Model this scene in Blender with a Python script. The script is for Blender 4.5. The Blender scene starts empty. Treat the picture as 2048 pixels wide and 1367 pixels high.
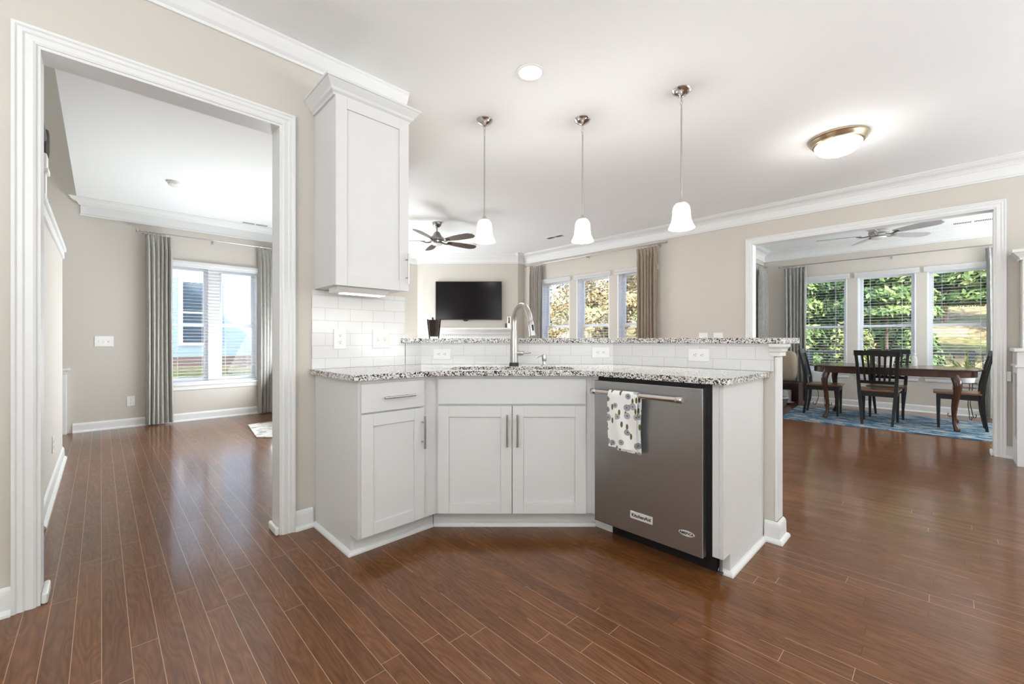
import bpy, bmesh, math, random
from mathutils import Vector
random.seed(7)
C = bpy.context.scene.collection
sc = bpy.context.scene
R = math.radians
# ------------------------------------------------------------------ camera
EYE = 1.09
TH = math.atan(865 / 843.2)                       # viewing direction from the +x axis
c_, s_ = math.cos(TH), math.sin(TH)
cam = bpy.data.objects.new('camera', bpy.data.cameras.new('camera')); C.objects.link(cam)
cam.data.sensor_width = 36.0
cam.data.lens = 843.2 / 2048 * 36
cam.data.shift_y = -3.5 / 2048
cam.data.clip_start = 0.02
cam.location = (0, 0, EYE)
cam.rotation_euler = (R(90), 0, TH - R(90))
sc.camera = cam
# ------------------------------------------------------------------ view, world, sun
sc.view_settings.view_transform = 'Standard'
sc.view_settings.look = 'None'
sc.view_settings.gamma = 1.0
sc.view_settings.use_curve_mapping = False
sc.view_settings.exposure = 0.13
sc.cycles.max_bounces = 12
sc.cycles.diffuse_bounces = 6
sc.cycles.transparent_max_bounces = 24
w = bpy.data.worlds.new('sky'); sc.world = w; w.use_nodes = True
wn = w.node_tree.nodes; wl = w.node_tree.links
sky = wn.new('ShaderNodeTexSky')
try:
    sky.sky_type = 'NISHITA'
except TypeError:
    pass
sky.sun_disc = False
sky.sun_elevation = R(41); sky.sun_rotation = R(217)
sky.air_density = 1.0; sky.dust_density = 2.0
wl.new(sky.outputs[0], wn['Background'].inputs[0])
wn['Background'].inputs[1].default_value = 1.8
SUN = Vector((0.45, 0.60, -0.66)).normalized()
sun = bpy.data.objects.new('sun', bpy.data.lights.new('sun', 'SUN')); C.objects.link(sun)
sun.data.energy = 13.0; sun.data.angle = R(0.6); sun.data.color = (1.0, 0.95, 0.86)
sun.rotation_euler = SUN.to_track_quat('-Z', 'Y').to_euler()

def area(name, loc, direction, sx, sy, power, col=(0.88, 0.945, 1.0), shape='RECTANGLE', spread=180):
    l = bpy.data.lights.new(name, 'AREA'); l.shape = shape
    l.size = sx
    if shape == 'RECTANGLE': l.size_y = sy
    l.energy = power; l.color = col; l.spread = R(spread)
    o = bpy.data.objects.new(name, l); C.objects.link(o)
    o.location = loc; o.rotation_euler = Vector(direction).to_track_quat('-Z', 'Y').to_euler()
    return o
# added fill lights out of view, no window behind them; then ceiling disk lights
area('kitchen_fill', (-2.9, -0.6, 1.5), (1, 0.1, 2.6), 2.8, 1.7, 255)
area('kitchen_side_fill', (1.4, -3.1, 1.5), (0.05, 1, 3.4), 3.6, 1.7, 195)
area('kitchen_corner_fill', (4.7, -3.1, 1.2), (-0.1, 1, 1.6), 2.0, 1.4, 110)
area('living_fill', (3.2, 7.28, 1.2), (0.2, -1, 0.7), 2.0, 1.4, 135)
area('left_room_fill', (2.06, 5.8, 1.1), (-1, 0.0, 0.45), 2.2, 1.4, 120)
area('stair_fill', (-0.8, 3.2, 4.2), (0.2, 1, -0.1), 1.0, 1.2, 30)  # added to lift the dark upper stairwell
area('dining_side_fill', (7.5, -3.1, 1.5), (0.0, 1, 1.3), 2.2, 1.6, 300)
for i, (x, y, p) in enumerate([(3.6, -1.6, 4), (4.6, 3.2, 8), (3.0, 3.9, 8), (4.64, 5.78, 9), (0.9, 4.2, 10)]):
    area('spot_and_fill_light', (x, y, 2.755), (0, 0, -1), 0.14, 0.14, p, (1, 0.96, 0.90), 'DISK')  # added downlights without fixtures, except the one at the living room spotlight

# ------------------------------------------------------------------ materials
def mat(name, col, rough=0.5, metal=0.0, spec=0.5, **kw):
    m = bpy.data.materials.new(name); m.use_nodes = True
    b = m.node_tree.nodes['Principled BSDF']
    b.inputs['Base Color'].default_value = (*col, 1)
    b.inputs['Roughness'].default_value = rough
    b.inputs['Metallic'].default_value = metal
    b.inputs['Specular IOR Level'].default_value = spec
    for k, v in kw.items():
        b.inputs[k].default_value = v
    return m
class NT:
    def __init__(s, m): s.t = m.node_tree; s.n = s.t.nodes; s.l = s.t.links; s.b = s.n['Principled BSDF']
    def new(s, typ, **kw):
        n = s.n.new(typ)
        for k, v in kw.items(): setattr(n, k, v)
        return n
    def val(s, sock, v):
        if hasattr(v, 'links') or isinstance(v, bpy.types.NodeSocket): s.l.new(v, sock)
        else: sock.default_value = v
    def math(s, op, a, b=0.0, clamp=False):
        n = s.new('ShaderNodeMath', operation=op); n.use_clamp = clamp
        s.val(n.inputs[0], a); s.val(n.inputs[1], b); return n.outputs[0]
    def mix(s, f, a, b):
        n = s.new('ShaderNodeMix', data_type='RGBA')
        s.val(n.inputs[0], f)
        for i, v in ((6, a), (7, b)):
            s.val(n.inputs[i], (*v, 1) if isinstance(v, tuple) and len(v) == 3 else v)
        return n.outputs[2]
    def noise(s, vec, scale, detail=3, rough=0.55):
        n = s.new('ShaderNodeTexNoise'); s.l.new(vec, n.inputs['Vector'])
        n.inputs['Scale'].default_value = scale; n.inputs['Detail'].default_value = detail; n.inputs['Roughness'].default_value = rough
        return n.outputs['Fac']
    def coord(s, kind='Object'): return s.new('ShaderNodeTexCoord').outputs[kind]
    def mapping(s, vec, scale=(1, 1, 1), rot=(0, 0, 0), loc=(0, 0, 0)):
        n = s.new('ShaderNodeMapping'); s.l.new(vec, n.inputs[0])
        n.inputs['Scale'].default_value = scale; n.inputs['Rotation'].default_value = rot; n.inputs['Location'].default_value = loc
        return n.outputs[0]
    def ramp(s, f, stops):
        n = s.new('ShaderNodeValToRGB'); s.l.new(f, n.inputs[0]); e = n.color_ramp.elements
        while len(e) < len(stops): e.new(0.5)
        for i, (p, col) in enumerate(stops): e[i].position = p; e[i].color = (*col, 1)
        return n.outputs[0]
    def bump(s, h, strength, dist=0.01):
        n = s.new('ShaderNodeBump'); n.inputs['Strength'].default_value = strength; n.inputs['Distance'].default_value = dist
        s.l.new(h, n.inputs['Height']); s.l.new(n.outputs[0], s.b.inputs['Normal']); return n.outputs[0]

def paint(name, col, rough=0.55, var=0.02, spec=0.35):
    m = mat(name, col, rough, spec=spec); t = NT(m); o = t.coord()
    f = t.noise(o, 1.3, 2)
    t.l.new(t.mix(f, tuple(v * (1 - var) for v in col), tuple(min(1, v * (1 + var)) for v in col)), t.b.inputs['Base Color'])
    t.bump(t.noise(o, 260, 2), 0.04, 0.001)
    return m
M = {}
M['wall'] = paint('beige_wall_paint', (0.60, 0.565, 0.51), 0.6)
M['ceiling'] = paint('flat_white_ceiling_paint', (0.875, 0.885, 0.88), 0.8, 0.01)
M['trim'] = paint('white_trim_paint', (0.77, 0.775, 0.765), 0.35, 0.01, 0.45)
M['cab'] = paint('white_cabinet_paint', (0.69, 0.692, 0.682), 0.36, 0.01, 0.45)
M['plastic'] = mat('white_plastic', (0.86, 0.855, 0.84), 0.3)
M['slat'] = mat('white_blind_vinyl', (0.90, 0.90, 0.90), 0.4)
def thin_vinyl(m):
    n = m.node_tree.nodes; l = m.node_tree.links; tr = n.new('ShaderNodeBsdfTranslucent'); tr.inputs[0].default_value = (0.92, 0.92, 0.92, 1)
    mx = n.new('ShaderNodeMixShader'); mx.inputs[0].default_value = 0.55
    l.new(n['Principled BSDF'].outputs[0], mx.inputs[1]); l.new(tr.outputs[0], mx.inputs[2]); l.new(mx.outputs[0], n['Material Output'].inputs[0])
thin_vinyl(M['slat'])
M['vinyl'] = mat('white_window_vinyl', (0.86, 0.87, 0.89), 0.35)
M['black'] = mat('matt_black', (0.006, 0.006, 0.007), 0.45)
M['hole'] = mat('dark_slot', (0.01, 0.01, 0.01), 0.8)
M['screen'] = mat('black_screen_glass', (0.003, 0.003, 0.004), 0.16, spec=0.3)
M['nickel'] = mat('brushed_nickel', (0.52, 0.50, 0.475), 0.3, 1.0)
M['chrome'] = mat('bright_chrome', (0.66, 0.65, 0.64), 0.14, 1.0)
M['pewter'] = mat('dark_pewter', (0.30, 0.29, 0.28), 0.32, 1.0)
M['brass'] = mat('antique_brass', (0.60, 0.49, 0.34), 0.3, 1.0)
M['iron'] = mat('black_wrought_iron', (0.015, 0.014, 0.014), 0.5)
M['grey_ceramic'] = mat('glazed_white_ceramic', (0.80, 0.80, 0.80), 0.2)
M['tanfabric'] = mat('tan_upholstery', (0.33, 0.26, 0.19), 0.9)
M['leaf'] = mat('glossy_green_leaf', (0.05, 0.11, 0.03), 0.4)
M['leafpale'] = mat('striped_green_leaf', (0.26, 0.32, 0.11), 0.45)
M['stem'] = mat('brown_flower_stem', (0.09, 0.06, 0.03), 0.6)
M['darkrail'] = mat('espresso_stained_wood', (0.035, 0.026, 0.021), 0.4)
M['fence'] = mat('black_powder_coat', (0.012, 0.014, 0.018), 0.45)
M['bark'] = mat('grey_brown_bark', (0.12, 0.085, 0.06), 0.9)
M['terracotta'] = mat('dark_plinth_brick', (0.10, 0.075, 0.06), 0.9)

def emit(name, col, k):
    m = bpy.data.materials.new(name); m.use_nodes = True; n = m.node_tree.nodes; n.clear()
    e = n.new('ShaderNodeEmission'); o = n.new('ShaderNodeOutputMaterial')
    e.inputs[0].default_value = (*col, 1); e.inputs[1].default_value = k
    m.node_tree.links.new(e.outputs[0], o.inputs[0]); return m
M['bulb'] = emit('lit_bulb', (1, 0.95, 0.86), 14)
M['lens'] = emit('lit_can_lens', (1, 0.97, 0.92), 5)
M['strip'] = emit('lit_strip_lens', (1, 0.95, 0.87), 4)
def frosted(name, k, see):
    m = bpy.data.materials.new(name); m.use_nodes = True; n = m.node_tree.nodes; l = m.node_tree.links; b = n['Principled BSDF']
    b.inputs['Base Color'].default_value = (0.92, 0.91, 0.88, 1); b.inputs['Roughness'].default_value = 0.35
    b.inputs['Emission Color'].default_value = (1, 0.97, 0.92, 1); b.inputs['Emission Strength'].default_value = k
    tr = n.new('ShaderNodeBsdfTransparent'); mx = n.new('ShaderNodeMixShader'); mx.inputs[0].default_value = see
    l.new(b.outputs[0], mx.inputs[1]); l.new(tr.outputs[0], mx.inputs[2]); l.new(mx.outputs[0], n['Material Output'].inputs[0]); return m
M['shade'] = frosted('lit_frosted_glass_shade', 0.3, 0.4)
M['clear'] = frosted('clear_bottle_glass', 0.0, 0.6)
M['bowl'] = frosted('lit_alabaster_glass_bowl', 2.0, 0.15)
def thinglass(name, tint=(1, 1, 1), refl=0.06):
    m = bpy.data.materials.new(name); m.use_nodes = True; n = m.node_tree.nodes; l = m.node_tree.links; n.clear()
    o = n.new('ShaderNodeOutputMaterial'); tr = n.new('ShaderNodeBsdfTransparent'); tr.inputs[0].default_value = (*tint, 1)
    g = n.new('ShaderNodeBsdfGlossy'); g.inputs['Roughness'].default_value = 0.02
    f = n.new('ShaderNodeFresnel'); f.inputs[0].default_value = 1.25
    mx = n.new('ShaderNodeMixShader')
    l.new(f.outputs[0], mx.inputs[0]); l.new(tr.outputs[0], mx.inputs[1]); l.new(g.outputs[0], mx.inputs[2]); l.new(mx.outputs[0], o.inputs[0]); return m
M['glass'] = thinglass('window_pane_glass')
M['glassdark'] = thinglass('smoky_glass', (0.75, 0.72, 0.70))

def floor_mat():
    m = mat('hardwood_planks', (0.1, 0.05, 0.03), 0.3, spec=0.12, **{'Coat Weight': 0.6, 'Coat Roughness': 0.13}); t = NT(m)
    o = t.coord(); sp = t.new('ShaderNodeSeparateXYZ'); t.l.new(o, sp.inputs[0])
    W, L = 0.0748, 1.05
    r = t.math('DIVIDE', t.math('SUBTRACT', sp.outputs[0], 0.0016), W)
    row = t.math('FLOOR', r); fr = t.math('SUBTRACT', r, row)
    wn1 = t.new('ShaderNodeTexWhiteNoise', noise_dimensions='1D'); t.l.new(row, wn1.inputs['W'])
    yy = t.math('ADD', t.math('DIVIDE', sp.outputs[1], L), t.math('MULTIPLY', wn1.outputs['Value'], 7.31))
    col_ = t.math('FLOOR', yy); fy = t.math('SUBTRACT', yy, col_)
    idv = t.new('ShaderNodeCombineXYZ'); t.l.new(row, idv.inputs[0]); t.l.new(col_, idv.inputs[1])
    wn2 = t.new('ShaderNodeTexWhiteNoise', noise_dimensions='2D'); t.l.new(idv.outputs[0], wn2.inputs['Vector'])
    rnd = wn2.outputs['Value']
    # grain: long streaks plus cathedral rings, shifted per plank
    sh = t.new('ShaderNodeVectorMath', operation='SCALE'); t.l.new(wn2.outputs['Color'], sh.inputs[0]); sh.inputs['Scale'].default_value = 9.0
    ad = t.new('ShaderNodeVectorMath', operation='ADD'); t.l.new(o, ad.inputs[0]); t.l.new(sh.outputs[0], ad.inputs[1])
    g1 = t.noise(t.mapping(ad.outputs[0], (95, 5, 1)), 1.0, 4, 0.6)
    cn = t.noise(t.mapping(ad.outputs[0], (11, 1.7, 1)), 1.0, 2, 0.45)
    rg = t.math('ABSOLUTE', t.math('SUBTRACT', t.math('FRACT', t.math('MULTIPLY', cn, 15.0)), 0.5))
    grain = t.math('ADD', t.math('ADD', t.math('MULTIPLY', g1, 0.55), t.math('MULTIPLY', rg, 0.36)), 0.12)
    base = t.ramp(grain, [(0.25, (0.080, 0.029, 0.008)), (0.5, (0.150, 0.058, 0.019)), (0.75, (0.215, 0.092, 0.034))])
    tone = t.mix(rnd, (0.86, 0.85, 0.85), (1.14, 1.13, 1.12))
    mul = t.new('ShaderNodeMix', data_type='RGBA', blend_type='MULTIPLY'); mul.inputs[0].default_value = 1.0
    t.l.new(base, mul.inputs[6]); t.l.new(tone, mul.inputs[7])
    ex = t.math('MULTIPLY', t.math('MINIMUM', fr, t.math('SUBTRACT', 1.0, fr)), W)
    ey = t.math('MULTIPLY', t.math('MINIMUM', fy, t.math('SUBTRACT', 1.0, fy)), L)
    gx = t.math('LESS_THAN', ex, 0.0009); gy = t.math('LESS_THAN', ey, 0.0009)
    gap_shine = t.math('LESS_THAN', t.noise(t.mapping(o, (2, 0.7, 1)), 0.9, 2), t.math('ADD', 0.47, t.math('MULTIPLY', t.math('LESS_THAN', sp.outputs[0], 0.75), 0.2)))
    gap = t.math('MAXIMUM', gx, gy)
    c2 = t.mix(t.math('MULTIPLY', gap, 0.8), mul.outputs[2], t.mix(gap_shine, (0.055, 0.022, 0.010), (0.52, 0.33, 0.21)))  # tan gaps: window shine on the bevels painted in, mostly on the left
    # pale scratches and scuffs
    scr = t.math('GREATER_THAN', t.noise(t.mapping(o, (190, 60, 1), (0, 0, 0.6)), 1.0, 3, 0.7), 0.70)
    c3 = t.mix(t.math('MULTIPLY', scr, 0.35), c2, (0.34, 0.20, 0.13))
    t.l.new(c3, t.b.inputs['Base Color'])
    rr = t.math('ADD', 0.285, t.math('MULTIPLY', t.noise(o, 7, 4), 0.06)); t.l.new(rr, t.b.inputs['Roughness'])
    h = t.math('SUBTRACT', t.math('ADD', t.math('MULTIPLY', g1, 0.04), t.math('MULTIPLY', t.noise(t.mapping(ad.outputs[0], (22, 7, 1)), 1, 2), 0.40)),
               t.math('MULTIPLY', t.math('SUBTRACT', 1.0, t.math('MULTIPLY', t.math('MINIMUM', ex, 0.003), 333.0)), 0.6))
    t.bump(h, 0.10, 0.0025)
    return m
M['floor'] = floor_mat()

def granite():
    m = mat('speckled_granite', (0.6, 0.58, 0.56), 0.12, spec=0.6); t = NT(m); o = t.coord()
    v = t.new('ShaderNodeTexVoronoi'); t.l.new(o, v.inputs['Vector']); v.inputs['Scale'].default_value = 190
    sp = t.new('ShaderNodeSeparateColor'); t.l.new(v.outputs['Color'], sp.inputs[0])
    n = t.noise(o, 95, 3, 0.6)
    f = t.math('ADD', t.math('MULTIPLY', sp.outputs[0], 0.62), t.math('MULTIPLY', n, 0.38))
    col = t.ramp(f, [(0.0, (0.012, 0.012, 0.014)), (0.335, (0.02, 0.02, 0.022)), (0.36, (0.14, 0.125, 0.12)), (0.44, (0.33, 0.30, 0.285)), (0.50, (0.66, 0.64, 0.61)), (0.8, (0.80, 0.785, 0.755))])
    t.l.new(col, t.b.inputs['Base Color']); return m
M['granite'] = granite()

def tile():
    m = mat('white_subway_tile', (0.76, 0.76, 0.75), 0.14, spec=0.5); t = NT(m); o = t.coord(); sp = t.new('ShaderNodeSeparateXYZ'); t.l.new(o, sp.inputs[0])
    cb = t.new('ShaderNodeCombineXYZ'); t.l.new(sp.outputs[0], cb.inputs[0]); t.l.new(sp.outputs[2], cb.inputs[1])
    b = t.new('ShaderNodeTexBrick'); t.l.new(cb.outputs[0], b.inputs[0])
    b.inputs['Scale'].default_value = 1; b.inputs['Brick Width'].default_value = 0.152; b.inputs['Row Height'].default_value = 0.0755
    b.inputs['Mortar Size'].default_value = 0.0014; b.inputs['Mortar Smooth'].default_value = 0.3
    b.inputs['Color1'].default_value = (0.76, 0.76, 0.75, 1); b.inputs['Color2'].default_value = (0.745, 0.745, 0.735, 1); b.inputs['Mortar'].default_value = (0.56, 0.555, 0.54, 1)
    t.l.new(b.outputs['Color'], t.b.inputs['Base Color'])
    t.bump(t.math('SUBTRACT', 1.0, b.outputs['Fac']), 0.35, 0.002); return m
M['tile'] = tile()

def steel(name, col, rough, sc_):
    m = mat(name, col, rough, 1.0); t = NT(m); o = t.coord()
    f = t.noise(t.mapping(o, sc_), 1, 3, 0.6)
    t.l.new(t.math('ADD', rough - 0.03, t.math('MULTIPLY', t.noise(o, 3, 2), 0.06)), t.b.inputs['Roughness'])
    return m
M['steel'] = steel('brushed_stainless', (0.45, 0.465, 0.48), 0.31, (2, 2, 160))
M['steelbar'] = steel('polished_stainless', (0.70, 0.68, 0.65), 0.2, (300, 300, 300))

def wood(name, a, b, rough, scale=(3, 40, 40)):
    m = mat(name, a, rough); t = NT(m); f = t.noise(t.mapping(t.coord(), scale), 1, 5, 0.6)
    t.l.new(t.mix(f, a, b), t.b.inputs['Base Color']); return m
M['mahogany'] = wood('dark_mahogany', (0.030, 0.011, 0.007), (0.085, 0.032, 0.019), 0.18, (30, 3, 30))
M['seatwood'] = wood('warm_brown_seat_wood', (0.16, 0.065, 0.03), (0.26, 0.11, 0.05), 0.3, (30, 3, 30))
M['blackwood'] = wood('black_painted_wood', (0.003, 0.0034, 0.0045), (0.006, 0.0065, 0.008), 0.5)
M['bladewood'] = wood('dark_walnut_blade', (0.075, 0.052, 0.042), (0.13, 0.092, 0.075), 0.4, (4, 4, 1))
M['bladegrey'] = wood('silver_grey_blade', (0.42, 0.41, 0.41), (0.50, 0.49, 0.49), 0.35, (4, 4, 1))
M['shelfwood'] = wood('dark_red_shelf_wood', (0.045, 0.014, 0.010), (0.075, 0.024, 0.016), 0.35, (30, 30, 3))

def fabric(name, a, b, sheen=0.3):
    m = mat(name, a, 0.85, spec=0.3); t = NT(m); o = t.coord()
    f = t.noise(t.mapping(o, (90, 90, 14)), 1, 3, 0.6); g = t.noise(t.mapping(o, (240, 240, 240)), 1, 2)
    ff = t.math('ADD', t.math('MULTIPLY', f, 0.6), t.math('MULTIPLY', g, 0.4))
    t.l.new(t.ramp(ff, [(0.38, a), (0.62, b)]), t.b.inputs['Base Color']); t.b.inputs['Sheen Weight'].default_value = sheen
    t.bump(g, 0.2, 0.001); return m
M['curt_hall'] = fabric('silver_sage_curtain_linen', (0.30, 0.295, 0.265), (0.42, 0.41, 0.375))
M['curt_living'] = fabric('taupe_curtain_linen', (0.24, 0.19, 0.145), (0.36, 0.295, 0.23))
M['curt_livgrey'] = fabric('taupe_grey_curtain_linen', (0.28, 0.255, 0.23), (0.40, 0.37, 0.34))
M['curt_dining'] = fabric('grey_slub_curtain_linen', (0.25, 0.25, 0.235), (0.40, 0.395, 0.375))

def rugmat():
    m = mat('distressed_blue_rug_wool', (0.1, 0.2, 0.3), 0.95, spec=0.1); t = NT(m); o = t.coord()
    f = t.noise(t.mapping(o, (9, 2.2, 1)), 1.6, 9, 0.72); g = t.noise(t.mapping(o, (5, 3, 1), (0, 0, 0.4)), 2.2, 5, 0.7)
    h = t.math('ADD', t.math('MULTIPLY', f, 0.65), t.math('MULTIPLY', g, 0.35))
    t.l.new(t.ramp(h, [(0.38, (0.018, 0.055, 0.105)), (0.47, (0.055, 0.145, 0.24)), (0.505, (0.11, 0.22, 0.31)), (0.535, (0.40, 0.40, 0.385)), (0.65, (0.50, 0.49, 0.46))]), t.b.inputs['Base Color'])
    t.bump(t.noise(o, 300, 2), 0.3, 0.003); return m
M['rug'] = rugmat()
def rug2():
    m = mat('pale_grey_rug_wool', (0.5, 0.5, 0.48), 0.95, spec=0.1); t = NT(m); o = t.coord()
    t.l.new(t.ramp(t.noise(o, 9, 6, 0.7), [(0.40, (0.30, 0.30, 0.29)), (0.5, (0.62, 0.60, 0.57)), (0.7, (0.75, 0.73, 0.70))]), t.b.inputs['Base Color']); return m
M['rug2'] = rug2()

def towelmat():
    m = mat('blueberry_print_cotton', (0.84, 0.83, 0.81), 0.95, spec=0.15); t = NT(m); o = t.coord()
    sp = t.new('ShaderNodeSeparateXYZ'); t.l.new(o, sp.inputs[0])
    cb = t.new('ShaderNodeCombineXYZ'); t.l.new(sp.outputs[1], cb.inputs[0]); t.l.new(sp.outputs[2], cb.inputs[1])
    def vor(scale, loc, rnd=0.9, sx=(1, 1, 1), rot=0):
        v = t.new('ShaderNodeTexVoronoi', voronoi_dimensions='2D'); t.l.new(t.mapping(cb.outputs[0], sx, (0, 0, rot), loc), v.inputs['Vector'])
        v.inputs['Scale'].default_value = scale; v.inputs['Randomness'].default_value = rnd; return v
    v1 = vor(17, (0.3, 0.1, 0), 0.95)
    sc1 = t.new('ShaderNodeSeparateColor'); t.l.new(v1.outputs['Color'], sc1.inputs[0])
    b = t.math('LESS_THAN', v1.outputs['Distance'], t.math('ADD', 0.22, t.math('MULTIPLY', sc1.outputs[2], 0.11)))
    core = t.math('LESS_THAN', v1.outputs['Distance'], 0.055)
    b = t.math('MULTIPLY', b, t.math('LESS_THAN', sc1.outputs[0], 0.8))
    v2 = vor(21, (1.7, 0.6, 0), 0.9, (1.9, 0.75, 1), 0.55)
    lf = t.math('MULTIPLY', t.math('LESS_THAN', v2.outputs['Distance'], 0.24), t.math('SUBTRACT', 1.0, b))
    sc2 = t.new('ShaderNodeSeparateColor'); t.l.new(v2.outputs['Color'], sc2.inputs[0])
    lf = t.math('MULTIPLY', lf, t.math('LESS_THAN', sc2.outputs[0], 0.6))
    n = t.noise(o, 160, 2)
    berry = t.mix(core, t.mix(sc1.outputs[1], t.mix(n, (0.15, 0.16, 0.185), (0.34, 0.35, 0.37)), t.mix(n, (0.34, 0.35, 0.37), (0.58, 0.58, 0.58))), (0.05, 0.055, 0.065))
    c1 = t.mix(lf, (0.84, 0.83, 0.81), t.mix(n, (0.09, 0.075, 0.025), (0.19, 0.165, 0.07)))
    t.l.new(t.mix(b, c1, berry), t.b.inputs['Base Color']); t.bump(t.noise(o, 700, 2), 0.2, 0.001); return m
M['towel'] = towelmat()
def siding():
    m = mat('blue_lap_siding', (0.33, 0.44, 0.56), 0.6); t = NT(m); o = t.coord(); sp = t.new('ShaderNodeSeparateXYZ'); t.l.new(o, sp.inputs[0])
    r = t.math('DIVIDE', sp.outputs[2], 0.13); fr = t.math('FRACT', r)
    t.l.new(t.mix(t.math('LESS_THAN', fr, 0.06), (0.17, 0.24, 0.32), (0.11, 0.16, 0.22)), t.b.inputs['Base Color']); t.bump(fr, 0.4, 0.012); return m
M['siding'] = siding()
def groundmat():
    m = mat('dry_lawn_and_leaf_litter', (0.3, 0.25, 0.12), 0.95, spec=0.1); t = NT(m); o = t.coord()
    f = t.noise(o, 5.5, 8, 0.75); g = t.noise(o, 0.5, 3)
    a = t.ramp(f, [(0.36, (0.039, 0.028, 0.015)), (0.5, (0.148, 0.117, 0.056)), (0.6, (0.217, 0.182, 0.100)), (0.72, (0.269, 0.243, 0.156))])
    b = t.ramp(f, [(0.36, (0.035, 0.039, 0.013)), (0.55, (0.130, 0.130, 0.043)), (0.7, (0.200, 0.191, 0.087))])
    t.l.new(t.mix(t.ramp(g, [(0.45, (0, 0, 0)), (0.6, (1, 1, 1))]), a, b), t.b.inputs['Base Color']); return m
M['ground'] = groundmat()
def leafmat(name, cols, rough=0.6):
    m = mat(name, cols[1], rough, spec=0.25); t = NT(m); o = t.coord()
    f = t.noise(o, 2.3, 5, 0.7)
    t.l.new(t.ramp(f, [(0.33, cols[0]), (0.5, cols[1]), (0.66, cols[2])]), t.b.inputs['Base Color'])
    return m
M['conifer'] = leafmat('bright_conifer_foliage', [(0.014, 0.031, 0.011), (0.053, 0.098, 0.022), (0.152, 0.187, 0.058)])
M['conifer_dark'] = leafmat('deep_conifer_foliage', [(0.009, 0.022, 0.011), (0.031, 0.067, 0.022), (0.098, 0.143, 0.045)])
M['shrub'] = leafmat('yellow_green_shrub_foliage', [(0.022, 0.036, 0.009), (0.112, 0.134, 0.031), (0.223, 0.223, 0.076)])
M['autumn'] = leafmat('dry_autumn_foliage', [(0.063, 0.045, 0.022), (0.170, 0.130, 0.053), (0.276, 0.232, 0.125)])

# ------------------------------------------------------------------ mesh helpers
class Frame:
    """a runs left to right along a face, b runs into it, z up"""
    def __init__(s, A=(1, 0), B=(0, 1), o=(0, 0, 0)): s.A, s.B, s.o = A, B, o
    def __call__(s, p):
        a, b, z = p
        return (s.o[0] + a * s.A[0] + b * s.B[0], s.o[1] + a * s.A[1] + b * s.B[1], s.o[2] + z)
W0 = Frame()                                       # the left run and the hall: a = x, b = y
DG = Frame((s_, -c_), (c_, s_))                    # the angled middle: a = to the right, b = away
RT = Frame((0, -1), (1, 0))                        # the right run: a = -y, b = x
def DGp(a, b): p = DG((a, b, 0)); return (p[0], p[1])

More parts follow.
